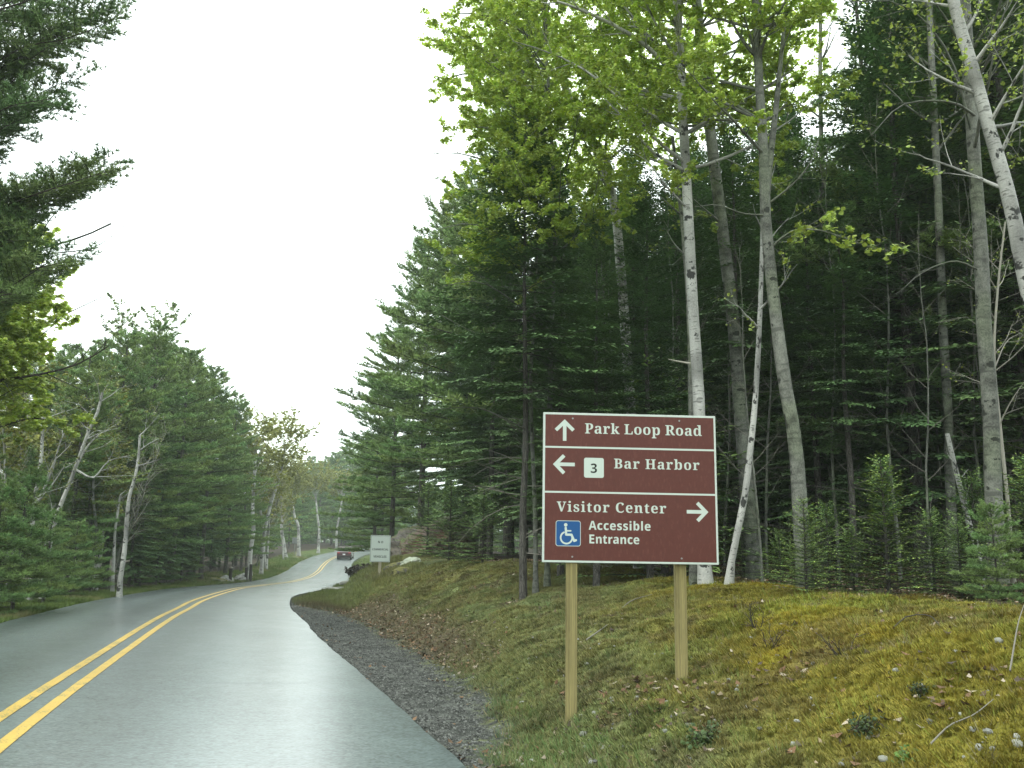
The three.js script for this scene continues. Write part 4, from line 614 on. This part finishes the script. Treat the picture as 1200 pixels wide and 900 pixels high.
{
  const z1 = 7.98, z2 = 8.06, TL = at(637, 483, z1), TR = at(840, 488, z2), BL = at(634.5, 659, z1), BR = at(840, 662, z2);
  const X = TR.clone().sub(TL).add(BR).sub(BL).multiplyScalar(0.5), Y0 = TL.clone().sub(BL).add(TR).sub(BR).multiplyScalar(0.5), w = X.length(), h = Y0.length(); X.normalize(); const Z = X.clone().cross(Y0).normalize(), Y = Z.clone().cross(X), C = TL.clone().add(TR).add(BL).add(BR).multiplyScalar(0.25);
  const pl = groundPx(669, 8.06), pr = groundPx(799, 8.12), base = pl.clone().lerp(pr, 0.5);
  const g = thing('direction_sign', 'brown sign on two wooden posts pointing to Park Loop Road and the Visitor Center', 'sign', base);
  const face = canvasTex(1536, Math.round(1536 * h / w), (c, W, Hh) => {
    const px = (f) => f * W, py = (f) => f * Hh, white = '#b9c3bb'; c.fillStyle = white; c.fillRect(0, 0, W, Hh); c.fillStyle = '#562d26'; const b = W * 0.0105; c.fillRect(b, b, W - 2 * b, Hh - 2 * b);
    const R = rng(9); for (let k = 0; k < 5200; k++) { c.fillStyle = R() < 0.5 ? 'rgba(255,225,205,0.024)' : 'rgba(30,5,0,0.032)'; const s = 2 + 34 * R() * R(); c.fillRect(R() * W, R() * Hh, s * 0.6, s * 1.6); }
    c.fillStyle = white; for (const f of [0.2345, 0.537]) c.fillRect(b, py(f) - b * 0.5, W - 2 * b, b);
    const arrow = (cx, cy, len, ang) => { c.save(); c.translate(px(cx), py(cy)); c.rotate(ang); c.strokeStyle = white; c.lineWidth = W * 0.0205; c.lineCap = 'butt'; c.lineJoin = 'miter'; const L = W * len; c.beginPath(); c.moveTo(0, L * 0.5); c.lineTo(0, -L * 0.42); c.stroke(); c.beginPath(); c.moveTo(-L * 0.43, -L * 0.02); c.lineTo(0, -L * 0.44); c.lineTo(L * 0.43, -L * 0.02); c.stroke(); c.restore(); };
    arrow(0.122, 0.122, 0.118, 0); arrow(0.122, 0.351, 0.118, -Math.PI / 2); arrow(0.882, 0.653, 0.118, Math.PI / 2);
    c.fillStyle = white; spaced(c, 'Park Loop Road', px(0.237), px(0.921), py(0.137), py(0.069), 'serif', 'bold'); spaced(c, 'Bar Harbor', px(0.405), px(0.903), py(0.371), py(0.066), 'serif', 'bold'); spaced(c, 'Visitor Center', px(0.079), px(0.706), py(0.667), py(0.066), 'serif', 'bold');
    spaced(c, 'Accessible', px(0.261), px(0.617), py(0.784), py(0.058), 'sans-serif', 'bold'); spaced(c, 'Entrance', px(0.259), px(0.552), py(0.874), py(0.058), 'sans-serif', 'bold');
    const rr = (x, y, ww, hh, r) => { c.beginPath(); c.moveTo(x + r, y); c.arcTo(x + ww, y, x + ww, y + hh, r); c.arcTo(x + ww, y + hh, x, y + hh, r); c.arcTo(x, y + hh, x, y, r); c.arcTo(x, y, x + ww, y, r); c.closePath(); };
    rr(px(0.234), py(0.303), px(0.114), py(0.135), W * 0.012); c.fill(); c.fillStyle = '#20241f'; c.font = `bold ${py(0.088)}px sans-serif`; c.textAlign = 'center'; c.fillText('3', px(0.291), py(0.405)); c.textAlign = 'left';
    const bx = px(0.074), by = py(0.726), bs = px(0.142), bh = py(0.169); c.fillStyle = white; rr(bx, by, bs, bh, W * 0.014); c.fill(); c.fillStyle = '#1a4c80'; rr(bx + 5, by + 5, bs - 10, bh - 10, W * 0.012); c.fill();
    const s = bs / 100, ox = bx, oy = by; c.strokeStyle = white; c.fillStyle = white; c.lineCap = 'round'; c.lineJoin = 'round'; const P = (x, y) => [ox + x * s, oy + y * s * bh / bs];
    c.beginPath(); c.arc(...P(40, 17), 7 * s, 0, 7); c.fill(); c.lineWidth = 9 * s; c.beginPath(); c.moveTo(...P(40, 29)); c.lineTo(...P(42, 55)); c.lineTo(...P(63, 55)); c.lineTo(...P(74, 79)); c.lineTo(...P(81, 76)); c.stroke(); c.lineWidth = 6 * s; c.beginPath(); c.moveTo(...P(42, 40)); c.lineTo(...P(60, 40)); c.stroke();
    c.lineWidth = 6.5 * s; c.beginPath(); c.arc(...P(43, 67), 23 * s, -2.0, -2.0 - Math.PI * 1.46, true); c.stroke();
  });
  const panel = part(g, 'panel', new RoundedBoxGeometry(w, h, 0.022, 2, 0.006), M.alu); const q = new THREE.Quaternion().setFromRotationMatrix(new THREE.Matrix4().makeBasis(X, Y, Z)); panel.quaternion.copy(q); panel.position.copy(C).sub(base);
  const f = part(panel, 'sign_face', new THREE.PlaneGeometry(w - 0.006, h - 0.006), std({ map: face, roughness: 0.42, specularIntensity: 0.5 })); f.position.z = 0.0125;
  for (const [px, p, d] of [[670, pl, z1], [799.5, pr, z2]]) {
    const top = C.y + h * 0.42 - base.y, bot = p.y - base.y - 0.35, m = part(g, 'post', new RoundedBoxGeometry(0.098, top - bot, 0.094, 2, 0.006), M.post); m.position.set(p.x - base.x, (top + bot) / 2, -d - 0.0125 - 0.049 - base.z); m.rotation.y = -0.04;
  }
  for (const [px, p] of [[670, pl], [799.5, pr]]) for (const fy of [0.36, -0.36]) { const bolt = part(g, 'bolt', new THREE.CylinderGeometry(0.008, 0.008, 0.006, 10), M.greyMetal); bolt.rotation.x = Math.PI / 2; bolt.position.copy(C).addScaledVector(X, p.x - C.x).addScaledVector(Y, fy * h * 1.28).addScaledVector(Z, 0.015).sub(base); }
}
{
  const p = groundPx(445, 28.6), g = thing('traffic_sign', 'white rectangular NO COMMERCIAL VEHICLES sign on a slim post beside the curve', 'sign', p), c = at(445.7, 643, 28.6).sub(p), w = 0.61, h = 0.8;
  const t = canvasTex(512, 668, (k, W, Hh) => { k.fillStyle = '#b3bdb7'; k.fillRect(0, 0, W, Hh); k.strokeStyle = '#3a423f'; k.lineWidth = 7; k.strokeRect(14, 14, W - 28, Hh - 28); k.fillStyle = '#262b29'; spaced(k, 'NO', W * 0.36, W * 0.64, Hh * 0.29, Hh * 0.085, 'sans-serif', 'bold'); spaced(k, 'COMMERCIAL', W * 0.09, W * 0.91, Hh * 0.565, Hh * 0.075, 'sans-serif', 'bold'); spaced(k, 'VEHICLES', W * 0.17, W * 0.83, Hh * 0.84, Hh * 0.085, 'sans-serif', 'bold'); });
  const pan = part(g, 'panel', new RoundedBoxGeometry(w, h, 0.012, 2, 0.005), M.alu); pan.position.copy(c); pan.rotation.y = 0.05; const f = part(pan, 'sign_face', new THREE.PlaneGeometry(w - 0.004, h - 0.004), std({ map: t, roughness: 0.5 })); f.position.z = 0.0075;
  const post = part(g, 'post', new RoundedBoxGeometry(0.085, c.y + 0.75, 0.06, 2, 0.006), std({ color: new THREE.Color().setRGB(0.3, 0.27, 0.2), roughness: 0.8 })); post.position.set(c.x, (c.y + 0.75) / 2 - 0.45, c.z - 0.045);
}
{
  const p = groundPx(345, 119), g = thing('traffic_sign', 'small grey back of a road sign among the birches left of the road', 'sign', p); const s = part(g, 'panel', new RoundedBoxGeometry(0.76, 0.76, 0.02, 2, 0.008), M.greyMetal); s.position.y = 1.75; s.rotation.y = 0.3; const q = part(g, 'post', new THREE.BoxGeometry(0.07, 2.2, 0.05), M.greyMetal); q.position.set(0, 0.95, 0.04);
}

// ------------------------------------------------------------------ the car ahead
{
  const i = RP.findIndex((p) => -p.z >= 115), t = RT[i], p = RP[i].clone().add(V(-t.z * 1.55, 0, t.x * 1.55)); p.y = RP[i].y - 0.02;
  const car = thing('car', 'dark red hatchback driving away in the right lane, far up the road', 'car', p); car.rotation.set(0, Math.atan2(-t.x, -t.z), 0); // front to -z
  const slope = Math.atan2(RP[i + 4].y - RP[i - 4].y, RP[i + 4].distanceTo(RP[i - 4])); car.rotation.order = 'YXZ'; car.rotation.x = slope;
  const paint = std({ color: new THREE.Color().setRGB(0.045, 0.008, 0.014), roughness: 0.35, clearcoat: 1, clearcoatRoughness: 0.08 }), glass = std({ color: new THREE.Color().setRGB(0.02, 0.025, 0.028), roughness: 0.08 }), rubber = std({ color: new THREE.Color().setRGB(0.018, 0.018, 0.018) }), rim = std({ color: new THREE.Color().setRGB(0.45, 0.45, 0.46), metalness: 0.8, roughness: 0.35 }), red = std({ color: new THREE.Color().setRGB(0.35, 0.012, 0.012), roughness: 0.25 }), trim = std({ color: new THREE.Color().setRGB(0.02, 0.02, 0.02), roughness: 0.6 }), white = std({ color: new THREE.Color().setRGB(0.6, 0.62, 0.62), roughness: 0.5 });
  const prof = (pts, w, bevel) => { const s = new THREE.Shape(); pts.forEach(([z, y], k) => (k ? s.lineTo(z, y) : s.moveTo(z, y))); s.closePath(); const g = new THREE.ExtrudeGeometry(s, { depth: w - 2 * bevel, bevelEnabled: true, bevelThickness: bevel, bevelSize: bevel * 0.6, bevelSegments: 2, curveSegments: 6 }); g.translate(0, 0, -(w / 2 - bevel)); g.rotateY(-Math.PI / 2); return g; };
  part(car, 'body', prof([[-2.1, 0.28], [-2.12, 0.62], [-1.95, 0.78], [-1.05, 0.93], [1.9, 0.95], [2.05, 0.86], [2.1, 0.5], [2.02, 0.28]], 1.74, 0.08), paint);
  part(car, 'window', prof([[-1.05, 0.9], [-0.35, 1.38], [1.2, 1.4], [1.88, 0.93]], 1.5, 0.08), glass);
  part(car, 'roof', prof([[-0.42, 1.38], [-0.2, 1.45], [0.9, 1.47], [1.38, 1.41], [1.3, 1.37]], 1.42, 0.07), paint);
  for (const x of [-0.79, 0.79]) { for (const z of [-1.32, 1.28]) { const wl = part(car, 'wheel', new THREE.CylinderGeometry(0.31, 0.31, 0.2, 20), rubber); wl.rotation.z = Math.PI / 2; wl.position.set(x, 0.31, z); const r = part(wl, 'rim', new THREE.CylinderGeometry(0.19, 0.19, 0.21, 14), rim); r.position.y = 0.004 * Math.sign(x); }
    const tl = part(car, 'tail_light', new RoundedBoxGeometry(0.3, 0.16, 0.08, 2, 0.03), red); tl.position.set(x * 0.82, 0.8, 2.07); const mr = part(car, 'mirror', new RoundedBoxGeometry(0.2, 0.13, 0.09, 2, 0.03), paint); mr.position.set(x * 1.18, 0.98, -0.72); }
  const bp = part(car, 'bumper', new RoundedBoxGeometry(1.66, 0.2, 0.14, 2, 0.05), trim); bp.position.set(0, 0.4, 2.1); const pt = part(car, 'number_plate', new THREE.BoxGeometry(0.31, 0.15, 0.012), white); pt.position.set(0, 0.64, 2.145);
}

// ------------------------------------------------------------------ rocks, stones, posts
function rockGeo(seed, sx, sy, sz, detail = 4, rough = 0.35) {
  const g = new THREE.IcosahedronGeometry(1, detail), p = g.attributes.position; for (let k = 0; k < p.count; k++) {
    const x = p.getX(k), y = p.getY(k), z = p.getZ(k); const n = fbm(x * 1.3 + seed * 7.1 + z * 0.8, y * 1.3 + z * 1.1 - seed * 3.3, 3, 311) - 0.5, f = fbm(x * 4 + seed + y * 2, z * 4 - y * 3, 3, 312) - 0.5; const rg = 1 - Math.abs(2 * fbm(x * 1.9 + seed * 3, y * 2.6 + z * 1.7, 2, 313) - 1); let s = 1 + rough * n * 1.6 + rough * 0.6 * f + rough * 0.5 * (rg - 0.7); p.setXYZ(k, x * s * sx, Math.max(-0.5, y * s) * sy, z * s * sz);
  } g.deleteAttribute('uv'); g.computeVertexNormals(); return g;
}
function rockTint(g, a, b, moss, top = 0.55) { // stone with lichen or moss on what faces up
  const n = g.attributes.normal, p = g.attributes.position, c = new Float32Array(p.count * 3); for (let k = 0; k < p.count; k++) { const q = fbm(p.getX(k) * 4 + 9, p.getZ(k) * 4 + p.getY(k) * 5, 3, 321), m = moss ? sstep(top, top + 0.3, n.getY(k) + 0.9 * (q - 0.5)) : 0; for (let i = 0; i < 3; i++) c[k * 3 + i] = mix(mix(a[i], b[i], sstep(0.35, 0.65, q)), moss ? moss[i] : 0, m); } g.setAttribute('color', new THREE.BufferAttribute(c, 3)); return g;
}
M.rock = std({ vertexColors: true, roughness: 0.9 });
function rock(name, label, p, seed, sx, sy, sz, a, b, moss, turnY = 0, group, detail) { const m = new THREE.Mesh(rockTint(rockGeo(seed, sx, sy, sz, detail ?? 22, name === 'stone' ? 0.16 : 0.35), a, b, moss), M.rock); m.name = numbered(name); m.position.copy(p); m.rotation.y = turnY; m.castShadow = m.receiveShadow = true; scene.add(m); return tag(m, label, name === 'stone' ? 'stone' : 'rock', group); }
const pink = [0.24, 0.185, 0.16], grey = [0.27, 0.27, 0.26], dark = [0.07, 0.065, 0.06], lichen = [0.34, 0.37, 0.29], mossy = [0.14, 0.13, 0.03], needles = [0.16, 0.085, 0.05];
for (const [px, d, dy, s, label, a, b, moss] of [
  [514, 37, 0.1, [1.5, 1.15, 1.4], 'brownish granite ledge right of the white sign, strewn with rusty needles', [0.13, 0.10, 0.085], [0.10, 0.06, 0.04], [0.09, 0.1, 0.05]], [489, 38.5, 0.2, [1.0, 0.85, 1.1], 'grey boulder at the left end of the brownish ledge', [0.12, 0.11, 0.10], [0.16, 0.14, 0.12], [0.1, 0.1, 0.06]], [530, 38, 0.85, [1.0, 0.6, 1.0], 'lichen grey rock on top of the brownish ledge', [0.16, 0.14, 0.12], [0.1, 0.085, 0.07], [0.22, 0.22, 0.16]],
  [482, 29.6, 0.02, [0.38, 0.24, 0.36], 'pale lichen-covered boulder on the bank crest right of the white sign', lichen, grey, lichen], [470, 30.5, -0.12, [0.6, 0.26, 0.5], 'dark mossy rock in the bank just right of the white sign post', dark, [0.1, 0.095, 0.04], [0.12, 0.115, 0.035]], [478, 27, -0.14, [0.5, 0.24, 0.45], 'mossy rock shelf below the pale lichen boulder', dark, [0.1, 0.095, 0.04], [0.13, 0.125, 0.04]],
  [262, 61, 0.05, [0.7, 0.38, 0.5], 'pale rock at the left verge between the dark posts', grey, lichen, null], [254, 60, 0, [0.9, 0.3, 0.5], 'flat pale rock left of the first roadside post', grey, lichen, mossy], [281, 66, 0.05, [0.65, 0.42, 0.5], 'grey rock beside the pair of dark posts', grey, dark, null], [287, 67.5, 0.1, [0.5, 0.45, 0.5], 'rounded rock behind the pair of dark posts', grey, lichen, null],
]) { const p = groundPx(px, d); p.y += dy; rock('rock', label, p, px, ...s, a, b, moss, px); }
for (const [px, py, w, label] of [[389, 690.5, 0.5, 'pale kerb stone on the inside of the curve, nearest to the camera'], [402, 688.5, 0.7, 'grey kerb stone in the middle of the row at the curve'], [417, 685, 0.85, 'largest kerb stone at the far end of the row by the dark bush']]) { const p = groundPx(px, 44 + (px - 389) * 0.12); rock('stone', label, p, px, w, 0.16, 0.3, [0.3, 0.3, 0.27], [0.19, 0.19, 0.17], null, 0.25); }
const stoneAt = [[612, 824, 7, 'pale round stone left of the near sign post'], [682, 840, 9, 'pale stone touching the right side of the near sign post foot'], [696, 836, 7, 'flat pale stone just right of the stone at the near post foot'], [684, 861, 11, 'largest whitish stone just in front of the near sign post'], [644, 877, 8, 'grey stone in the grass left of the largest whitish stone'], [686, 876, 7, 'whitish stone in the leaf litter in front of the near post'], [718, 824, 9, 'upright pale stone halfway between the two sign posts'], [707, 878, 6, 'small whitish stone right of the litter in front of the near post'], [691, 889, 8, 'whitish stone at the bottom edge in front of the near post'], [1170, 752, 13, 'long white stone on the mossy slope at the far right'], [1163, 878, 9, 'rounded pale stone low at the right edge'], [1036, 891, 14, 'big grey stone at the bottom edge among green sprigs'], [1192, 873, 16, 'grey stone in the bottom right corner'], [950, 819, 7, 'white pebble stone in the middle of the mossy slope'], [876, 830, 7, 'whitish stone low on the moss right of the far sign post'], [808, 850, 8, 'pale stone in the litter below the far sign post'], [803, 792, 9, 'whitish stone at the foot of the far sign post'], [1050, 786, 9, 'white stone high on the moss right of centre']];
for (const [px, py, s, label] of stoneAt) { const p = hit(px, py), d = -p.z, r = s * 0.5 * d / FOCAL; p.y += r * 0.12; rock('stone', label, p, px + py, r * 1.05, r * 0.62, r * 0.8, [0.22, 0.22, 0.19], [0.15, 0.15, 0.125], null, px, null, 3); }
for (const [px, d, h, label] of [[269.5, 61, 1.0, 'short dark wooden post with a pale top at the left verge'], [288, 66, 0.95, 'dark wooden post, left one of the close pair at the left verge'], [293, 66.5, 1.15, 'dark wooden post, right one of the close pair at the left verge']]) {
  const g = thing('wooden_post', label, 'post', groundPx(px, d)), m = part(g, 'shaft', new THREE.CylinderGeometry(0.1, 0.115, h + 0.2, 10), std({ color: new THREE.Color().setRGB(0.045, 0.04, 0.035) })); m.position.y = h / 2 - 0.1; const c = part(g, 'cap', new THREE.SphereGeometry(0.125, 12, 8), std({ color: px < 270 ? new THREE.Color().setRGB(0.28, 0.25, 0.21) : new THREE.Color().setRGB(0.06, 0.055, 0.05) })); c.position.y = h; c.scale.y = 0.6;
}

// ------------------------------------------------------------------ shrubs, fallen sticks
function shrub(name, label, p, seed, o) { const R = rng(seed), g = thing(name, label, o.cat ?? 'shrub', p), w = new Wood(), s = new Soup(); for (let k = 0; k < o.stems; k++) growLimb(w, s, R, V((R() - 0.5) * o.r * 0.5, -0.03, (R() - 0.5) * o.r * 0.5), dirFrom(R() * 6.28, o.el ?? 0.9), o.h * (0.7 + 0.5 * R()), o.tw ?? 0.006, 1 - (o.deep ?? 0), { depth: 2, leaf: o.leaf, leafPer: o.per ?? 30, tone: o.tone, len1: o.h, gap1: o.gap ?? 0.1, cluster: 0.3, wander: 0.4 }); part(g, 'stems', w.build(), M.darktwig); if (s.count) part(g, 'foliage', s.build(), M.leaf); return g; }
shrub('shrub', 'dark rounded bush beside the curve, left of the white sign post', groundPx(428, 55), 401, { stems: 60, r: 1.7, h: 0.85, leaf: 0.1, per: 26, tone: [0.05, 0.04, 0.03], gap: 0.16, el: 0.8, tw: 0.012 });
shrub('shrub', 'small dark green plant in the moss at the centre right of the slope', hit(1078, 812), 402, { stems: 9, r: 0.09, h: 0.075, leaf: 0.018, per: 120, tone: [0.05, 0.085, 0.03], gap: 0.03 });
shrub('shrub', 'low sprig of dark green leaves near the bottom edge below the mossy slope', hit(1010, 862), 403, { stems: 9, r: 0.12, h: 0.16, leaf: 0.022, per: 60, tone: [0.07, 0.115, 0.045], gap: 0.04 });
shrub('shrub', 'bright green sprig at the bottom edge beside the big grey stone', hit(1058, 890), 404, { stems: 6, r: 0.1, h: 0.08, leaf: 0.035, per: 70, tone: [0.12, 0.24, 0.06], gap: 0.05 });
shrub('shrub', 'bare brown twiggy plant on the moss right of the far sign post', hit(905, 760), 405, { stems: 4, r: 0.1, h: 0.22, leaf: 0.018, per: 14, tone: [0.13, 0.09, 0.05], gap: 0.06 });
shrub('shrub', 'dry reddish sprig in the upper middle of the mossy slope', hit(988, 770), 406, { stems: 6, r: 0.1, h: 0.22, leaf: 0.015, per: 14, tone: [0.14, 0.08, 0.05], gap: 0.06 });
shrub('shrub', 'small brown twiggy plant on the moss left of the bare brown one', hit(886, 738), 407, { stems: 5, r: 0.1, h: 0.26, leaf: 0.016, per: 12, tone: [0.13, 0.1, 0.05], gap: 0.06 });
shrub('shrub', 'green seedling in the grass below the far sign post', hit(820, 872), 408, { stems: 10, r: 0.14, h: 0.12, leaf: 0.03, per: 80, tone: [0.08, 0.14, 0.05], gap: 0.04 });
const stick = (label, pts, r, mat) => { const w3 = pts.map(([x, y, up = 0.02]) => { const q = hit(x, y); q.y += up; return q; }), base = w3[0].clone(), W = new Wood(), cp = curveOf(w3.map((p) => p.sub(base)), 10); W.tube(cp, cp.map((_, k) => r * (1 - 0.6 * k / 10)), 6); const m = new THREE.Mesh(W.build(), mat); m.name = numbered('fallen_stick'); m.position.copy(base); m.castShadow = m.receiveShadow = true; scene.add(m); tag(m, label, 'stick'); };
stick('long pale fallen stick low on the slope near the bottom right', [[1090, 877], [1115, 858, 0.04], [1140, 845, 0.03], [1165, 830, 0.05]], 0.006, M.deadwood);
stick('grey fallen stick leaning at the right edge of the slope', [[1184, 790], [1190, 775, 0.1], [1196, 758, 0.16], [1203, 745, 0.2]], 0.007, M.deadwood);
stick('thin fallen branch arching over the moss in the upper slope', [[1048, 738], [1064, 731, 0.06], [1085, 731, 0.07], [1103, 738]], 0.006, M.darktwig);
stick('fallen grey branch on the litter left of the far sign post', [[728, 715], [742, 708, 0.06], [764, 701, 0.05]], 0.01, M.deadwood);
stick('fallen twig lying between the sign posts on the slope', [[687, 752], [700, 745, 0.04], [712, 735, 0.03]], 0.01, M.deadwood);

// ------------------------------------------------------------------ moss, grass, leaf litter, gravel: nobody could count these
function scatter(name, label, category, geo, mat, want, seed, spot) {
  const R = rng(seed), list = []; let tries = 0; while (list.length < want && tries++ < want * 12) { const s = spot(R); if (s) list.push(s); }
  const m = new THREE.InstancedMesh(geo, mat, list.length), mt = new THREE.Matrix4(), q = new THREE.Quaternion(), e = new THREE.Euler(); list.forEach((s, k) => { m.setMatrixAt(k, mt.compose(s.p, q.setFromEuler(e.set(s.rx ?? 0, s.ry, s.rz ?? 0)), V(s.s * (s.w ?? 1), s.s * (s.h ?? 1), s.s * (s.w ?? 1)))); m.setColorAt(k, new THREE.Color().setRGB(...s.c)); });
  m.name = name; m.castShadow = m.receiveShadow = true; tag(m, label, category, null, 'stuff'); scene.add(m);
}
function tuft(seed, n, h, r, w, lean) { const R = rng(seed), p = []; for (let k = 0; k < n; k++) { const a = R() * 6.28, q = r * Math.sqrt(R()), x = Math.cos(a) * q, z = Math.sin(a) * q, b = R() * 6.28, H = h * (0.5 + 0.7 * R()), l = lean * (R() + 0.2), dx = Math.cos(b) * w, dz = Math.sin(b) * w; const ex = x + Math.cos(a + R()) * l, ez = z + Math.sin(a + R()) * l; p.push(x - dx, -0.01, z - dz, x + dx, -0.01, z + dz, ex, H, ez); } const g = new THREE.BufferGeometry(); g.setAttribute('position', new THREE.Float32BufferAttribute(p, 3)); return g; }
M.blade = std({ color: 0xffffff, roughness: 0.8, specularIntensity: 0.3, side: THREE.DoubleSide });
const bankSpot = (R, near) => { const d = near[0] + (near[1] - near[0]) * Math.pow(R(), 0.75), x = -0.6 * d + 1.25 * d * R(), p = V(x, 0, -d); return p; };
const lit = (c, k) => [c[0] * k, c[1] * k, c[2] * k];
scatter('moss', 'yellow green moss and low grass carpeting the bank', 'moss', tuft(501, 10, 0.021, 0.055, 0.006, 0.03), M.blade, 120000, 502, (R) => { const p = bankSpot(R, [4.5, 27]); const c = groundTone(p.x, p.z, false), z = lastZone; if (!z.right || z.a < 0.1 || z.gravel > 0.35 || z.forest > 0.7 || R() < z.litter * 0.85) return null; const k = 0.95 + 0.5 * R(); p.y = land(p.x, p.z); return { p, ry: R() * 6.28, s: 0.7 + 0.6 * R(), h: 0.6 + 0.8 * R(), c: [c[0] * k * (0.95 + 0.2 * R()), c[1] * k, c[2] * k] }; });
scatter('grass', 'longer green and straw grass blades on the bank and at the road edge', 'grass', tuft(503, 8, 0.085, 0.05, 0.003, 0.07), M.blade, 11000, 504, (R) => { const p = bankSpot(R, [4.5, 30]); const c = groundTone(p.x, p.z, false), z = lastZone; if (!z.right || z.a < 0.15 || z.gravel > 0.5 || z.forest > 0.6) return null; const toe = z.a < 1.1 ? 0.8 : 0.1; if (R() > toe * (z.litter > 0.5 ? 0.4 : 1)) return null; const straw = R() < 0.22; p.y = land(p.x, p.z); return { p, ry: R() * 6.28, s: 0.6 + 0.6 * R(), c: straw ? [0.2, 0.175, 0.09] : [c[0] * 0.95, c[1] * 1.25, c[2] * 1.1] }; });
scatter('verge_grass', 'grass on the verges along both sides of the farther road', 'grass', tuft(505, 12, 0.16, 0.16, 0.012, 0.1), M.blade, 26000, 506, (R) => { const d = 14 + 110 * R() * R(), left = R() < 0.6, i = RP.findIndex((p) => -p.z >= d), t = RT[i], a = 0.1 + 3.6 * R(), o = left ? -HALF_L - a : halfR(d) + a; const p = RP[i].clone().add(V(-t.z * o, 0, t.x * o)).addScaledVector(t, (R() - 0.5) * 1.2); if (!left && d < 24) return null; const c = groundTone(p.x, p.z, false), z = lastZone; if (z.forest > 0.6 || z.gravel > 0.4 || z.a < 0.05) return null; p.y = land(p.x, p.z); const k = 0.9 + 0.5 * R(); return { p, ry: R() * 6.28, s: (0.4 + 0.5 * R()) * (d > 50 ? 1.6 : 1), c: lit(c, k) }; });
const leafGeo = (() => { const g = new THREE.BufferGeometry(); g.setAttribute('position', new THREE.Float32BufferAttribute([-0.5, 0.12, 0, 0, 0, 0.32, 0, 0, -0.3, 0, 0, -0.3, 0, 0, 0.32, 0.55, 0.16, 0.04], 3)); return g; })();
const browns = [[0.16, 0.10, 0.06], [0.11, 0.075, 0.05], [0.22, 0.17, 0.11], [0.14, 0.08, 0.045], [0.30, 0.25, 0.19], [0.085, 0.065, 0.05]];
scatter('leaf_litter', 'dead brown leaves lying on the bank and under the trees', 'leaf litter', leafGeo, M.blade, 30000, 507, (R) => { const p = bankSpot(R, [4.2, 30]); groundTone(p.x, p.z, false); const z = lastZone; if (!z.right || z.a < 0.02) return null; const w = Math.max(z.litter, z.forest * 0.8, 0.018, 0.75 * Math.exp(-((p.x - 1.0) ** 2 / 0.5 + (p.z + 7.5) ** 2 / 0.35)), 0.5 * Math.exp(-((p.x - 3.0) ** 2 / 0.9 + (p.z + 5.9) ** 2 / 0.12)), z.a < 0.5 && -p.z < 8 ? 0.35 : 0) * (z.gravel > 0.5 ? 0.25 : 1); if (R() > w) return null; p.y = land(p.x, p.z) + 0.012 + 0.018 * R(); const c = browns[Math.floor(R() * 6)], k = 0.7 + 0.6 * R(); return { p, ry: R() * 6.28, rx: (R() - 0.5) * 1.1, rz: (R() - 0.5) * 1.1, s: 0.035 + 0.045 * R(), c: lit(c, k) }; });
const pebGeo = (() => { const g = new THREE.IcosahedronGeometry(1, 0); g.scale(1, 0.6, 0.8); g.deleteAttribute('uv'); g.deleteAttribute('normal'); return g; })();
scatter('gravel', 'grey gravel of the road shoulder', 'gravel', pebGeo, M.blade, 34000, 508, (R) => { const d = 4.5 + 24 * Math.pow(R(), 1.3), i = RP.findIndex((p) => -p.z >= d), t = RT[i], o = halfR(d) + 0.03 + 1.7 * R(), p = RP[i].clone().add(V(-t.z * o, 0, t.x * o)).addScaledVector(t, (R() - 0.5) * 1.2); groundTone(p.x, p.z, false); const z = lastZone; if (!z.right || z.a < 0.06 || R() > z.gravel) return null; p.y = land(p.x, p.z) + 0.002; const k = 0.035 + 0.13 * Math.pow(R(), 1.8); return { p, ry: R() * 6.28, rx: R(), s: 0.005 + 0.013 * Math.pow(R(), 3), c: [k, k * 1.02, k * 0.95] }; });

scatter('small_stones', 'small pale stones and grit among the litter at the foot of the bank', 'stones', pebGeo, M.blade, 420, 509, (R) => { const d = 5 + 9 * Math.pow(R(), 1.2), p = V(-0.1 * d + 0.75 * d * R(), 0, -d); groundTone(p.x, p.z, false); const z = lastZone; if (!z.right || z.a < 0.3 || z.a > 3.2 || z.gravel > 0.5 || R() < z.a * 0.3) return null; p.y = land(p.x, p.z) + 0.006; const k = 0.1 + 0.18 * R(); return { p, ry: R() * 6.28, rx: R(), s: 0.008 + 0.022 * Math.pow(R(), 2.5), c: [k, k, k * 0.9] }; });

renderer.render(scene, camera);
